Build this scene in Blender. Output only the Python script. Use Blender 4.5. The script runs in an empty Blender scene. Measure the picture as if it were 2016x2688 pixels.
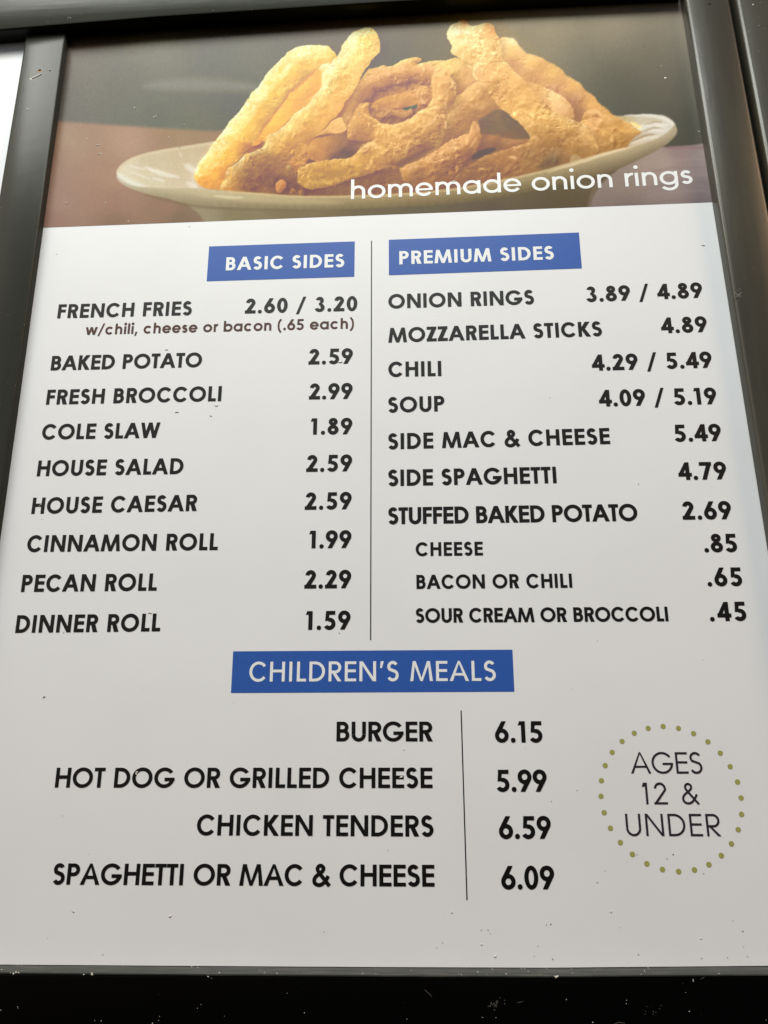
import bpy, bmesh, math, random
import numpy as np
from mathutils import Vector, Matrix
from mathutils.geometry import delaunay_2d_cdt

random.seed(7)
scene = bpy.context.scene
col = scene.collection

# ------------------------------------------------------------------ camera
CAM_D = 0.75            # metres from the panel face to the phone
CAM_Z = 1.45            # height of the phone above the ground
FOC = 2019.0            # focal length in pixels of the 2016 x 2688 photograph
RX, RY, RZ = 0.28232, 0.05711, -0.00110


def _rot(rx, ry, rz):
    a = Matrix(((1, 0, 0), (0, math.cos(rx), -math.sin(rx)), (0, math.sin(rx), math.cos(rx))))
    b = Matrix(((math.cos(ry), 0, math.sin(ry)), (0, 1, 0), (-math.sin(ry), 0, math.cos(ry))))
    c = Matrix(((math.cos(rz), -math.sin(rz), 0), (math.sin(rz), math.cos(rz), 0), (0, 0, 1)))
    return c @ b @ a


# board frame (x right, y up, z out of the board)  ->  world (X right, Z up, -Y out of the board)
BOARD = Matrix(((1, 0, 0), (0, 0, -1), (0, 1, 0)))
ROT = BOARD @ _rot(RX, RY, RZ)
CAM = Vector((0.0, -CAM_D, CAM_Z))

cam_data = bpy.data.cameras.new('camera')
cam_data.sensor_fit = 'HORIZONTAL'
cam_data.sensor_width = 36.0
cam_data.lens = FOC / 2016.0 * 36.0
cam_data.clip_start = 0.01
cam_data.clip_end = 200.0
cam = bpy.data.objects.new('camera', cam_data)
cam.matrix_world = Matrix.Translation(CAM) @ ROT.to_4x4()
col.objects.link(cam)
scene.camera = cam

# ------------------------------------------------------------------ light
SUN_EL, SUN_AZ = math.radians(36), math.radians(240)
world = bpy.data.worlds.new('World')
scene.world = world
world.use_nodes = True
wn = world.node_tree
wn.nodes.clear()
w_out = wn.nodes.new('ShaderNodeOutputWorld')
w_bg = wn.nodes.new('ShaderNodeBackground')
w_sky = wn.nodes.new('ShaderNodeTexSky')
w_sky.sky_type = 'NISHITA'
w_sky.sun_disc = False
w_sky.sun_elevation = SUN_EL
w_sky.sun_rotation = SUN_AZ
w_sky.dust_density = 4.0
w_sky.air_density = 1.0
w_sky.ozone_density = 1.0
w_bg.inputs['Strength'].default_value = 0.045
wn.links.new(w_sky.outputs[0], w_bg.inputs[0])
wn.links.new(w_bg.outputs[0], w_out.inputs[0])

sun_data = bpy.data.lights.new('sun', 'SUN')
sun_data.energy = 0.78
sun_data.angle = math.radians(20)
sun_data.color = (1.0, 0.63, 0.38)
sun = bpy.data.objects.new('sun', sun_data)
# direction to the (veiled) sun: in front of the board and well to the right
_sd = Vector((math.sin(math.radians(58)) * math.cos(SUN_EL), -math.cos(math.radians(58)) * math.cos(SUN_EL), math.sin(SUN_EL)))
sun.rotation_euler = _sd.to_track_quat('Z', 'Y').to_euler()
sun.location = (0, -2, 4)
col.objects.link(sun)

lamp_data = bpy.data.lights.new('overhead_fill', 'AREA')  # added fill with no real fixture: brightens the board and its sheen towards the top
lamp_data.shape = 'RECTANGLE'
lamp_data.size, lamp_data.size_y = 2.2, 0.6
lamp_data.energy = 62
lamp_data.color = (0.965, 1.0, 0.92)
lamp = bpy.data.objects.new('overhead_fill', lamp_data)
lamp.location = (-0.5, -1.2, 3.78)
lamp.rotation_euler = (Vector(lamp.location) - Vector((-0.1, 0, 1.7))).to_track_quat('Z', 'Y').to_euler()
col.objects.link(lamp)

scene.view_settings.view_transform = 'Standard'
scene.view_settings.look = 'None'
scene.view_settings.exposure = 0.49
scene.view_settings.gamma = 1.0
scene.view_settings.use_curve_mapping = False


# ------------------------------------------------------------------ helpers
def at(px, py, out=0.0):
    """Point of the board (X, Z in metres) seen at a pixel of the photograph, on a plane `out` metres in front of the panel."""
    d = ROT @ Vector(((px - 1008.0) / FOC, -(py - 1344.0) / FOC, -1.0))
    t = (CAM_D - out) / d.y
    p = CAM + d * t
    return Vector((p.x, p.z))


def tag(o, label=None, cat=None, group=None, kind=None):
    if label: o['label'] = label
    if cat: o['category'] = cat
    if group: o['group'] = group
    if kind: o['kind'] = kind
    return o


def empty(name, loc):
    o = bpy.data.objects.new(name, None)
    o.location = loc
    o.empty_display_size = 0.05
    col.objects.link(o)
    return o


class MB:
    """collects vertices and faces (world coordinates), then links them as one mesh object"""
    def __init__(self):
        self.v, self.f, self.m = [], [], []

    def poly(self, pts, mi=0):
        n = len(self.v)
        self.v += [tuple(p) for p in pts]
        self.f.append(tuple(range(n, n + len(pts))))
        self.m.append(mi)

    def prism(self, outline, out0, out1, mi=0):
        """outline: list of (x, z) counter-clockwise as the viewer sees it; from out0 to out1 in front of the panel"""
        a = [(p[0], -out0, p[1]) for p in outline]
        b = [(p[0], -out1, p[1]) for p in outline]
        self.poly(b, mi)
        self.poly(a[::-1], mi)
        k = len(outline)
        for i in range(k):
            j = (i + 1) % k
            self.poly([a[i], a[j], b[j], b[i]], mi)

    def build(self, name, mats, parent=None, bevel=0.0, seg=3, smooth=False):
        me = bpy.data.meshes.new(name)
        o = bpy.data.objects.new(name, me)
        base = Vector((0, 0, 0))
        if parent is not None:
            o.parent = parent
            base = Vector(parent.location)
        me.from_pydata([(x - base.x, y - base.y, z - base.z) for x, y, z in self.v], [], self.f)
        for i, mi in enumerate(self.m):
            me.polygons[i].material_index = mi
        for m in (mats if isinstance(mats, (list, tuple)) else [mats]):
            me.materials.append(m)
        bm = bmesh.new()
        bm.from_mesh(me)
        bmesh.ops.remove_doubles(bm, verts=bm.verts, dist=1e-6)
        if bevel > 0:
            ed = [e for e in bm.edges if len(e.link_faces) == 2 and e.calc_face_angle(0) > 0.6]
            bmesh.ops.bevel(bm, geom=ed, offset=bevel, segments=seg, affect='EDGES', profile=0.5)
            for f in bm.faces: f.smooth = True
        bm.to_mesh(me)
        bm.free()
        if bevel > 0:
            try: me.set_sharp_from_angle(angle=math.radians(30))
            except Exception: pass
        col.objects.link(o)
        return o


# ------------------------------------------------------------------ materials
def mat(name, color, rough=0.5, spec=0.5, bump=None, vary=None, coat=0.0, coat_rough=0.1):
    m = bpy.data.materials.new(name)
    m.use_nodes = True
    nt = m.node_tree
    b = nt.nodes['Principled BSDF']
    b.inputs['Base Color'].default_value = (*color, 1)
    b.inputs['Roughness'].default_value = rough
    b.inputs['Specular IOR Level'].default_value = spec
    b.inputs['Coat Weight'].default_value = coat
    b.inputs['Coat Roughness'].default_value = coat_rough
    geo = nt.nodes.new('ShaderNodeNewGeometry')

    def noise(scale, detail=3, stretch=(1, 1, 1)):
        mp = nt.nodes.new('ShaderNodeMapping')
        mp.inputs['Scale'].default_value = stretch
        nt.links.new(geo.outputs['Position'], mp.inputs[0])
        n = nt.nodes.new('ShaderNodeTexNoise')
        n.inputs['Scale'].default_value = scale
        n.inputs['Detail'].default_value = detail
        nt.links.new(mp.outputs[0], n.inputs['Vector'])
        return n
    m['_'] = 0
    if bump:
        prev = None
        for (scale, detail, stretch, strength, dist) in bump:
            n = noise(scale, detail, stretch)
            bp = nt.nodes.new('ShaderNodeBump')
            bp.inputs['Strength'].default_value = strength
            bp.inputs['Distance'].default_value = dist
            nt.links.new(n.outputs['Fac'], bp.inputs['Height'])
            if prev: nt.links.new(prev.outputs[0], bp.inputs['Normal'])
            prev = bp
        nt.links.new(prev.outputs[0], b.inputs['Normal'])
    if vary:
        # wear and dirt: a second colour in a patchy mask
        color2, scale, stretch, lo, hi = vary
        n = noise(scale, 5, stretch)
        r = nt.nodes.new('ShaderNodeMapRange')
        r.inputs['From Min'].default_value = lo
        r.inputs['From Max'].default_value = hi
        nt.links.new(n.outputs['Fac'], r.inputs['Value'])
        mx = nt.nodes.new('ShaderNodeMix')
        mx.data_type = 'RGBA'
        mx.inputs['A'].default_value = (*color, 1)
        mx.inputs['B'].default_value = (*color2, 1)
        nt.links.new(r.outputs[0], mx.inputs['Factor'])
        nt.links.new(mx.outputs['Result'], b.inputs['Base Color'])
    return m


PEEL = [(900, 2, (1, 1, 1), 0.06, 0.0004), (60, 2, (1, 1, 1), 0.03, 0.002)]
M_SHEET = mat('white_panel_print', (0.70, 0.72, 0.765), 0.42, 0.30, PEEL, ((0.68, 0.70, 0.74), 9, (1, 1, 1), 0.42, 0.7))
M_BLUE = mat('blue_ink', (0.021, 0.085, 0.365), 0.42, 0.30, PEEL, ((0.026, 0.092, 0.37), 700, (1, 1, 1), 0.4, 0.65))
M_BLACK = mat('black_ink', (0.0035, 0.003, 0.003), 0.42, 0.30, PEEL)
M_BROWN = mat('brown_ink', (0.066, 0.027, 0.019), 0.42, 0.30, PEEL)
M_PLUM = mat('plum_ink', (0.024, 0.016, 0.026), 0.42, 0.30, PEEL)
M_OLIVE = mat('olive_ink', (0.31, 0.32, 0.095), 0.42, 0.30, PEEL)
M_WHITE = mat('white_lettering', (0.72, 0.75, 0.78), 0.42, 0.30, PEEL)
GRAIN = [(110, 4, (1, 1, 0.06), 0.10, 0.0015), (35, 3, (1, 1, 1), 0.05, 0.003)]
GRAINH = [(110, 4, (0.06, 1, 1), 0.10, 0.0015), (35, 3, (1, 1, 1), 0.05, 0.003)]
M_PAINT = mat('charcoal_paint', (0.031, 0.032, 0.027), 0.24, 0.064, GRAIN, ((0.024, 0.026, 0.022), 30, (1, 1, 0.12), 0.45, 0.75))
M_PAINTH = mat('charcoal_paint_rail', (0.016, 0.017, 0.0125), 0.27, 0.07, GRAINH, ((0.024, 0.026, 0.022), 30, (0.12, 1, 1), 0.45, 0.75))
M_PAINTR = mat('brown_black_paint', (0.033, 0.031, 0.023), 0.30, 0.30, GRAIN, ((0.052, 0.047, 0.032), 30, (1, 1, 0.12), 0.45, 0.75))
M_GLOSS = mat('black_rail_paint', (0.0012, 0.0012, 0.0012), 0.14, 0.10, [(40, 3, (1, 1, 1), 0.03, 0.002)])
M_DUST = mat('pale_dust', (0.62, 0.60, 0.56), 0.9, 0.2)
M_GRIME = mat('dark_grime', (0.06, 0.05, 0.045), 0.8, 0.2)
M_RAW = mat('raw_wood_hole', (0.38, 0.22, 0.10), 0.8, 0.2)
M_HOLE = mat('hole_dark', (0.004, 0.003, 0.003), 0.9, 0.1)
M_LEDGE = mat('dusty_ledge', (0.018, 0.021, 0.018), 0.55, 0.5, [(300, 4, (0.1, 1, 1), 0.3, 0.001)], ((0.06, 0.056, 0.047), 220, (0.15, 1, 1), 0.5, 0.75))


# ------------------------------------------------------------------ lettering: a geometric sans drawn with strokes
ADV = dict(zip('ABCDEFGHIJKLMNOPQRSTUVWXYZ', [740, 580, 735, 700, 520, 480, 840, 680, 280, 480, 620, 440, 900, 740, 840, 560, 840, 580, 520, 440, 640, 700, 900, 680, 620, 500]))
ADV.update(dict(zip('0123456789', [560] * 10)))
ADV['1'] = 430
ADV.update({'.': 270, ',': 270, '/': 460, '&': 690, "'": 250, '(': 340, ')': 340, ' ': 300})
ADV.update(dict(zip('abcdeghilmnorsw', [660, 660, 610, 660, 630, 660, 590, 240, 240, 920, 590, 640, 340, 440, 800])))
ADV = {k: v / 740.0 for k, v in ADV.items()}


def arcpts(cx, cy, rx, ry, a0, a1, n=None):
    n = n or max(4, int(abs(a1 - a0) / 7))
    return [(cx + rx * math.cos(math.radians(a0 + (a1 - a0) * i / n)), cy + ry * math.sin(math.radians(a0 + (a1 - a0) * i / n))) for i in range(n + 1)]


def ring(cx, cy, rx, ry, w, a0=0, a1=360):
    """elliptical ring sector as polygons, outer radii rx, ry"""
    out = []
    parts = max(1, int(math.ceil(abs(a1 - a0) / 170.0)))
    for k in range(parts):
        b0, b1 = a0 + (a1 - a0) * k / parts, a0 + (a1 - a0) * (k + 1) / parts
        out.append(arcpts(cx, cy, rx, ry, b0, b1) + arcpts(cx, cy, rx - w, ry - w * 0.94, b0, b1)[::-1])
    return out


def R(x0, y0, x1, y1):
    return [[(x0, y0), (x1, y0), (x1, y1), (x0, y1)]]


def Q(*p):
    return [list(p)]


def bar(xa, ya, xb, yb, wh):
    """diagonal with its ends cut level; wh = horizontal width; (xa, xb) are centres"""
    return [[(xa - wh / 2, ya), (xa + wh / 2, ya), (xb + wh / 2, yb), (xb - wh / 2, yb)]]


def spline(p, n=8):
    q = [np.array(x, float) for x in p]
    q = [2 * q[0] - q[1]] + q + [2 * q[-1] - q[-2]]
    out = []
    for i in range(1, len(q) - 2):
        for k in range(n):
            t = k / n
            out.append(0.5 * ((2 * q[i]) + (-q[i - 1] + q[i + 1]) * t + (2 * q[i - 1] - 5 * q[i] + 4 * q[i + 1] - q[i + 2]) * t * t + (-q[i - 1] + 3 * q[i] - 3 * q[i + 1] + q[i + 2]) * t ** 3))
    out.append(q[-2])
    return out


def ribbon(p, w, smooth=True, n=8):
    c = spline(p, n) if smooth else [np.array(x, float) for x in p]
    L, Rr = [], []
    for i in range(len(c)):
        t = c[min(i + 1, len(c) - 1)] - c[max(i - 1, 0)]
        t = t / (np.hypot(*t) + 1e-9)
        nn = np.array([-t[1], t[0]]) * w / 2
        L.append(c[i] + nn)
        Rr.append(c[i] - nn)
    return [[tuple(Rr[i]), tuple(Rr[i + 1]), tuple(L[i + 1]), tuple(L[i])] for i in range(len(c) - 1)]


def s_path(cx, top, bot, w, ru, rl, a_end=28):
    """centre line of an S between bot and top"""
    h = top - bot - w
    yu, yl = h * 0.235, h * 0.265          # vertical radii
    cu, cl = top - w / 2 - yu, bot + w / 2 + yl
    p = [(cx + ru * math.cos(math.radians(a)), cu + yu * math.sin(math.radians(a))) for a in range(a_end, 236, 13)]
    q = [(cx + rl * math.cos(math.radians(a)), cl + yl * math.sin(math.radians(a))) for a in range(56, -181 + a_end, -13)]
    return p + q


def glyph(ch, w, xh=0.71, point=False):
    """polygons of one letter, cap height 1; point = sharp apexes (the lighter face)"""
    W = ADV[ch]
    o = 0.012                                # overshoot of round letters
    wh = w * 0.92                            # horizontal bars
    sb = 0.083 if ch.isupper() else 0.09
    xl, xr = sb, W - sb * 0.8
    mid = 0.53
    if ch == 'A':
        a = w * 1.12
        ap = a * (0.55 if point else 1.0)
        cx = W / 2
        l = Q((0.01, 0), (0.01 + a, 0), (cx + ap / 2, 1), (cx - ap / 2, 1))
        r = Q((W - 0.01 - a, 0), (W - 0.01, 0), (cx + ap / 2, 1), (cx - ap / 2, 1))
        y0 = 0.235 if not point else 0.27
        e = 0.01 + a * 0.6 + (cx - 0.01 - a * .5) * y0
        return l + r + R(e, y0, W - e, y0 + wh * 0.9)
    if ch in 'BPR':
        rt = 0.262
        xb = W - 0.055
        y_j = 1 - 2 * rt + wh * 0.5 - 0.01
        rad_u = (1 - y_j + wh * 0.0) / 2
        g = R(xl, 0, xl + w, 1)
        if ch == 'B':
            ym = 0.53
            ru = (1 - ym + wh / 2) / 2
            rl = (ym + wh / 2) / 2
            xu, xw = xb - 0.045 - ru, xb - rl
            g += R(xl + w, 1 - wh, xu, 1) + R(xl + w, ym - wh / 2, max(xu, xw), ym + wh / 2) + R(xl + w, 0, xw, wh)
            g += ring(xu, 1 - ru, ru, ru, w, -90, 90) + ring(xw, rl, rl, rl, w, -90, 90)
        else:
            ym = 0.40
            ru = (1 - ym) / 2
            xu = xb - ru
            g += R(xl + w, 1 - wh, xu, 1) + R(xl + w, ym, xu, ym + wh) + ring(xu, 1 - ru, ru, ru, w, -90, 90)
            if ch == 'R':
                g += Q((xl + w * 1.25, ym + 0.02), (xb - 0.01 - w * 1.15, 0), (xb + 0.02, 0), (xl + w * 2.45, ym + 0.02))
        return g
    if ch in 'COG':
        rx = ((W + (0.06 if ch == 'C' else 0.0)) - 0.10) / 2
        cx, cy = 0.05 + rx, 0.5
        ry = 0.5 + o
        if ch == 'O': return ring(cx, cy, rx, ry, w)
        if ch == 'C': return ring(cx, cy, rx, ry, w, 38, 322)
        g = ring(cx, cy, rx, ry, w, 36, 353)
        return g + R(cx + 0.01, 0.5 - wh, cx + rx - 0.002, 0.5)
    if ch == 'D':
        rx = min(0.5, W - 0.055 - xl - w)
        cx = W - 0.055 - rx
        return R(xl, 0, xl + w, 1) + R(xl + w, 1 - wh, cx, 1) + R(xl + w, 0, cx, wh) + ring(cx, 0.5, rx, 0.5, w, -90, 90)
    if ch in 'EF':
        g = R(xl, 0, xl + w, 1) + R(xl + w, 1 - wh, xr + 0.03, 1) + R(xl + w, mid - wh * 0.55, xr + 0.01, mid + wh * 0.45)
        if ch == 'E': g += R(xl + w, 0, xr + 0.03, wh)
        return g
    if ch == 'H':
        return R(xl, 0, xl + w, 1) + R(xr - w, 0, xr, 1) + R(xl + w, mid - wh / 2, xr - w, mid + wh / 2)
    if ch == 'I': return R(W / 2 - w / 2, 0, W / 2 + w / 2, 1)
    if ch == 'K':
        return R(xl, 0, xl + w, 1) + Q((xl + w * 0.9, 0.50), (xl + w * 0.9, 0.50 - w * 0.1), (W - 0.02 - w * 1.35 + w * 0.0, 1), (W - 0.03, 1), (xl + w * 1.85, 0.52))[:0] \
            + Q((xl + w * 0.6, 0.40), (xl + w * 1.75, 0.47), (W - 0.04, 1), (W - 0.04 - w * 1.35, 1), (xl + w * 0.6, 0.52)) \
            + Q((W - 0.01 - w * 1.35, 0), (W - 0.01, 0), (xl + w * 1.75, 0.60), (xl + w * 0.75, 0.53))
    if ch == 'L': return R(xl, 0, xl + w, 1) + R(xl + w, 0, W - 0.03, wh)
    if ch == 'M':
        a = w * 1.04
        s = 0.115
        xa, xz = 0.035, W - 0.035
        cx = W / 2
        ta, tz = xa + s + a / 2, xz - s - a / 2      # top centres
        ap = a * (0.72 if point else 0.9)
        yv = 0.0 if not point else 0.0
        return Q((xa, 0), (xa + a, 0), (ta + ap / 2, 1), (ta - ap / 2, 1)) + Q((xz - a, 0), (xz, 0), (tz + ap / 2, 1), (tz - ap / 2, 1)) \
            + Q((cx - ap / 2, yv), (cx + ap / 2, yv), (ta + ap / 2 + (a - ap) * .8, 1), (ta - ap / 2, 1)) + Q((cx - ap / 2, yv), (cx + ap / 2, yv), (tz + ap / 2, 1), (tz - ap / 2 - (a - ap) * .8, 1))
    if ch == 'N':
        return R(xl, 0, xl + w, 1) + R(xr - w, 0, xr, 1) + Q((xr - w * 1.12, 0), (xr, 0), (xl + w * 1.12, 1), (xl, 1))
    if ch == 'S':
        return ribbon(s_path(W / 2, 1 + o, -o, w, W / 2 - 0.075 - w / 2, W / 2 - 0.05 - w / 2), w, True, 2)
    if ch == 'T': return R(0.02, 1 - wh, W - 0.02, 1) + R(W / 2 - w / 2, 0, W / 2 + w / 2, 1 - wh)
    if ch == 'U':
        r = (xr - xl) / 2
        return R(xl, r, xl + w, 1) + R(xr - w, r, xr, 1) + ring(xl + r, r - o, r, r, w, 180, 360)
    if ch == 'W':
        a = w * 1.04
        x = [0.01 + a / 2, W * 0.285, W / 2, W * 0.715, W - 0.01 - a / 2]
        return bar(x[1], 0, x[0], 1, a) + bar(x[1], 0, x[2], 1, a) + bar(x[3], 0, x[2], 1, a) + bar(x[3], 0, x[4], 1, a)
    if ch == 'Z':
        return R(0.04, 1 - wh, W - 0.04, 1) + R(0.03, 0, W - 0.03, wh) + Q((0.03, wh * 0.5), (0.03 + w * 1.3, wh * 0.5), (W - 0.04, 1 - wh * 0.5), (W - 0.04 - w * 1.3, 1 - wh * 0.5))
    if ch == '&':
        return ribbon([(0.86, -0.0), (0.62, 0.29), (0.40, 0.56), (0.29, 0.72), (0.28, 0.84), (0.36, 0.93), (0.47, 0.93), (0.56, 0.84), (0.54, 0.72), (0.42, 0.60), (0.22, 0.45), (0.13, 0.30), (0.15, 0.15), (0.27, 0.06), (0.42, 0.05), (0.57, 0.13), (0.70, 0.29), (0.80, 0.46)], w * 0.95, True, 5)
    if ch == "'": return Q((W / 2 - w * .55, 0.66), (W / 2 + w * .1, 0.66), (W / 2 + w * .75, 1), (W / 2 - w * .3, 1))
    if ch == '/': return bar(0.10, -0.13, W - 0.10, 1.05, w * 0.80)
    if ch == '.': return ring(W / 2, 0.105, 0.118 * w / 0.2 * .35 + 0.075, 0.118 * w / 0.2 * .35 + 0.075, 0.04) + [arcpts(W / 2, 0.105, 0.085, 0.085, 0, 352)]
    if ch == ',': return Q((W / 2 - w * 0.75, -0.20), (W / 2 - w * 0.1, -0.20), (W / 2 + w * 0.62, 0.17), (W / 2 - w * 0.35, 0.17))
    if ch in '()':
        p = [(0.33, 1.04), (0.17, 0.78), (0.12, 0.42), (0.17, 0.07), (0.33, -0.20)]
        if ch == ')': p = [(W - x, y) for x, y in p]
        return ribbon(p, w * 0.85, True, 5)
    if ch == '0': return ring(W / 2, 0.5, W / 2 - 0.055, 0.5 + o, w)
    if ch == '1':
        x1 = W - 0.15
        return R(x1 - w, 0, x1, 1) + Q((x1 - w - 0.15, 0.80), (x1 - w * 0.9, 0.83), (x1 - w * 0.5, 1), (x1 - w - 0.08, 1))
    if ch == '2':
        cx = W / 2
        rx = W / 2 - 0.085 - w / 2
        ry = 0.29 - w / 2 + .02
        cy = 1 + o - w / 2 - ry
        p = [(cx + rx * math.cos(math.radians(a)), cy + ry * math.sin(math.radians(a))) for a in range(172, -22, -14)]
        return ribbon(p, w, True, 2) + Q((0.045, wh * 0.4), (0.045 + w * 1.35, wh * 0.4), (p[-1][0] + w * 0.47, p[-1][1] - w * 0.14), (p[-1][0] - w * 0.47, p[-1][1] + w * 0.20)) + R(0.045, 0, W - 0.055, wh)
    if ch == '3':
        cx = W / 2 - 0.01
        yu, yl = 0.235 - w * .0, 0.29
        g = ring(cx, 1 + o - yu - 0.012, W / 2 - 0.13, yu + .012, w, -75, 165)
        g += ring(cx, yl - o, W / 2 - 0.075, yl, w, -165, 78)
        g += R(cx - 0.05, 0.53 - wh * .42, cx + 0.06, 0.53 + wh * .42)
        return g
    if ch == '4':
        x1 = W - 0.12
        return R(x1 - w, 0, x1, 1) + R(0.03, 0.19, W - 0.01, 0.19 + wh) + Q((0.03, 0.19 + wh * 0.6), (0.03, 0.19 + wh * .4), (0.03 + w * 1.15, 0.19 + wh * .6), (x1 - w * .2, 1), (x1 - w, 1))
    if ch == '5':
        cx = W / 2 - 0.02
        r = 0.325
        g = ring(cx, r - o, W / 2 - 0.05, r, w, -150, 112)
        g += R(0.16, 1 - wh, W - 0.09, 1) + Q((0.125, 0.47), (0.125 + w * .8, 0.50), (0.16 + w * 0.98, 1 - wh * .5), (0.16, 1 - wh * .5))
        g += Q((0.125, 0.47), (cx - .08, 0.47), (cx - 0.1, 0.62), (0.135, 0.6))
        return g
    if ch in '69':
        cx = W / 2
        r = 0.335
        rx = W / 2 - 0.045
        g = ring(cx, r - o, rx, r, w)
        g += Q((cx - rx + 0.012, 0.43), (cx - rx + w * 1.05, 0.50), (cx + 0.18 + w * 0.0, 1.0), (cx + 0.18 - w * 1.05, 1.0)) if w < 0.13 else \
            Q((cx - rx + 0.014, 0.44), (cx - rx + w * 0.85, 0.42), (cx + 0.02, 0.60), (cx + 0.225, 1.0), (cx + 0.225 - w * 1.12, 1.0))
        if ch == '9': g = [[(W - x, 1 - y) for x, y in p] for p in g]
        return g
    if ch == '7': return R(0.055, 1 - wh, W - 0.05, 1) + Q((0.145, 0), (0.145 + w * 1.1, 0), (W - 0.05, 1 - wh * 0.4), (W - 0.05 - w * 1.12, 1 - wh * 0.4))
    if ch == '8':
        return ring(W / 2, 1 + o - 0.235, W / 2 - 0.12, 0.235, w * .95) + ring(W / 2, 0.295 - o, W / 2 - 0.06, 0.295, w)
    # lower case
    r = xh / 2
    if ch in 'abdeocg':
        rx = (W - 0.13) / 2 if ch not in 'oec' else (W - 0.10) / 2
        cy = r
        if ch == 'o': return ring(W / 2, cy, rx, r + o, w)
        if ch == 'c': return ring(0.05 + rx, cy, rx, r + o, w, 42, 318)
        if ch == 'e':
            return ring(W / 2, cy, rx, r + o, w, 0, 325) + R(W / 2 - rx + w * 0.5, cy - wh * 0.42, W / 2 + rx - 0.003, cy + wh * 0.36)
        if ch == 'b':
            return ring(W - 0.05 - rx, cy, rx, r + o, w) + R(0.09, 0, 0.09 + w, 1)
        g = ring(0.05 + rx, cy, rx, r + o, w)
        xs = W - 0.09
        if ch == 'a': return g + R(xs - w, 0, xs, xh)
        if ch == 'd': return g + R(xs - w, 0, xs, 1)
        return g + R(xs - w, 0.02, xs, xh) + ring(xs - rx * .98, 0.02, rx * 0.98, 0.31, w, 208, 360)
    if ch in 'hn':
        xs = W - 0.09
        rr = (xs - 0.09) / 2
        return R(0.09, 0, 0.09 + w, 1 if ch == 'h' else xh) + ring(0.09 + rr, xh - rr + o, rr, rr, w, 0, 180) + R(xs - w, 0, xs, xh - rr + o)
    if ch == 'm':
        xs = W - 0.09
        rr = (xs - 0.09 + w) / 4
        g = R(0.09, 0, 0.09 + w, xh)
        for k in (0, 1):
            c = 0.09 + rr + k * (2 * rr - w)
            g += ring(c, xh - rr + o, rr, rr, w, 0, 180) + R(c + rr - w, 0, c + rr, xh - rr + o)
        return g
    if ch == 'r': return R(0.09, 0, 0.09 + w, xh) + ring(0.09 + 0.33, xh - 0.33 + o, 0.33, 0.33, w, 82, 178)
    if ch == 'i': return R(W / 2 - w / 2, 0, W / 2 + w / 2, xh) + [arcpts(W / 2, 0.95, w * 0.66, w * 0.66, 0, 352)]
    if ch == 'l': return R(W / 2 - w / 2, 0, W / 2 + w / 2, 1)
    if ch == 's': return ribbon(s_path(W / 2, xh + o, -o, w, W / 2 - 0.075 - w / 2, W / 2 - 0.055 - w / 2, 22), w, True, 2)
    if ch == 'w':
        a = w * 1.08
        x = [0.02 + a / 2, W * 0.29, W / 2, W * 0.71, W - 0.02 - a / 2]
        return bar(x[1], 0, x[0], xh, a) + bar(x[1], 0, x[2], xh, a) + bar(x[3], 0, x[2], xh, a) + bar(x[3], 0, x[4], xh, a)
    return []


_cache = {}


def glyph_mesh(ch, w, xh, point):
    """union of the strokes: (verts, triangles, x-min, x-max)"""
    key = (ch, round(w, 4), xh, point)
    if key in _cache: return _cache[key]
    polys = glyph(ch, w, xh, point)
    vs, fs = [], []
    for p in polys:
        ar = sum(p[i][0] * p[(i + 1) % len(p)][1] - p[(i + 1) % len(p)][0] * p[i][1] for i in range(len(p)))
        if abs(ar) < 1e-9: continue
        if ar < 0: p = p[::-1]
        fs.append(list(range(len(vs), len(vs) + len(p))))
        vs += [Vector(q) for q in p]
    ov, oe, of, _, _, orig = delaunay_2d_cdt(vs, [], fs, 1, 1e-5)
    keep = [f for f, g in zip(of, orig) if len(g)]
    xs = [v[0] for v in vs]
    _cache[key] = ([(v[0], v[1]) for v in ov], keep, min(xs), max(xs))
    return _cache[key]


def text_object(name, s, bl, br, cap, w, material, parent, out, xh=0.71, point=False, hs=1.0):
    """bl, br: ends of the base line on the panel (X, Z); cap: cap height in metres; spread to fit exactly between them"""
    L = br[0] - bl[0]
    pen, items = 0.0, []
    for ch in s:
        if ch != ' ': items.append((ch, pen))
        pen += ADV[ch]
    first = glyph_mesh(s[0], w, xh, point)[2]
    last_c, last_p = items[-1]
    ink = last_p + glyph_mesh(last_c, w, xh, point)[3] - first
    k = hs * cap
    n = len(s) - 1
    track = (L - ink * k) / max(n, 1)
    lo, hi = -0.06 * cap, 0.20 * cap
    if track < lo or track > hi or n < 2:
        t2 = min(max(track, lo), hi) if n >= 2 else 0.0
        k *= (L - t2 * n) / (ink * k)
        track = t2
    mb = MB()
    pen = -first * k
    for ch in s:
        if ch != ' ':
            v, f, a, b = glyph_mesh(ch, w, xh, point)
            n0 = len(mb.v)
            for (x, y) in v:
                px = pen + x * k
                t = px / L
                mb.v.append((bl[0] + px, -out, bl[1] + (br[1] - bl[1]) * t + y * cap))
            for t in f:
                mb.f.append(tuple(n0 + i for i in t))
                mb.m.append(0)
        pen += ADV[ch] * k + track
    return mb.build(name, material, parent)


# ------------------------------------------------------------------ the wall behind
mb = MB()
mb.prism([(-1.2, 0.9), (1.1, 0.9), (1.1, 2.8), (-1.2, 2.8)], -0.05, -0.022)
wall = mb.build('wall', mat('dark_wall', (0.01, 0.01, 0.01), 0.6))
tag(wall, kind='structure')

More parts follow.
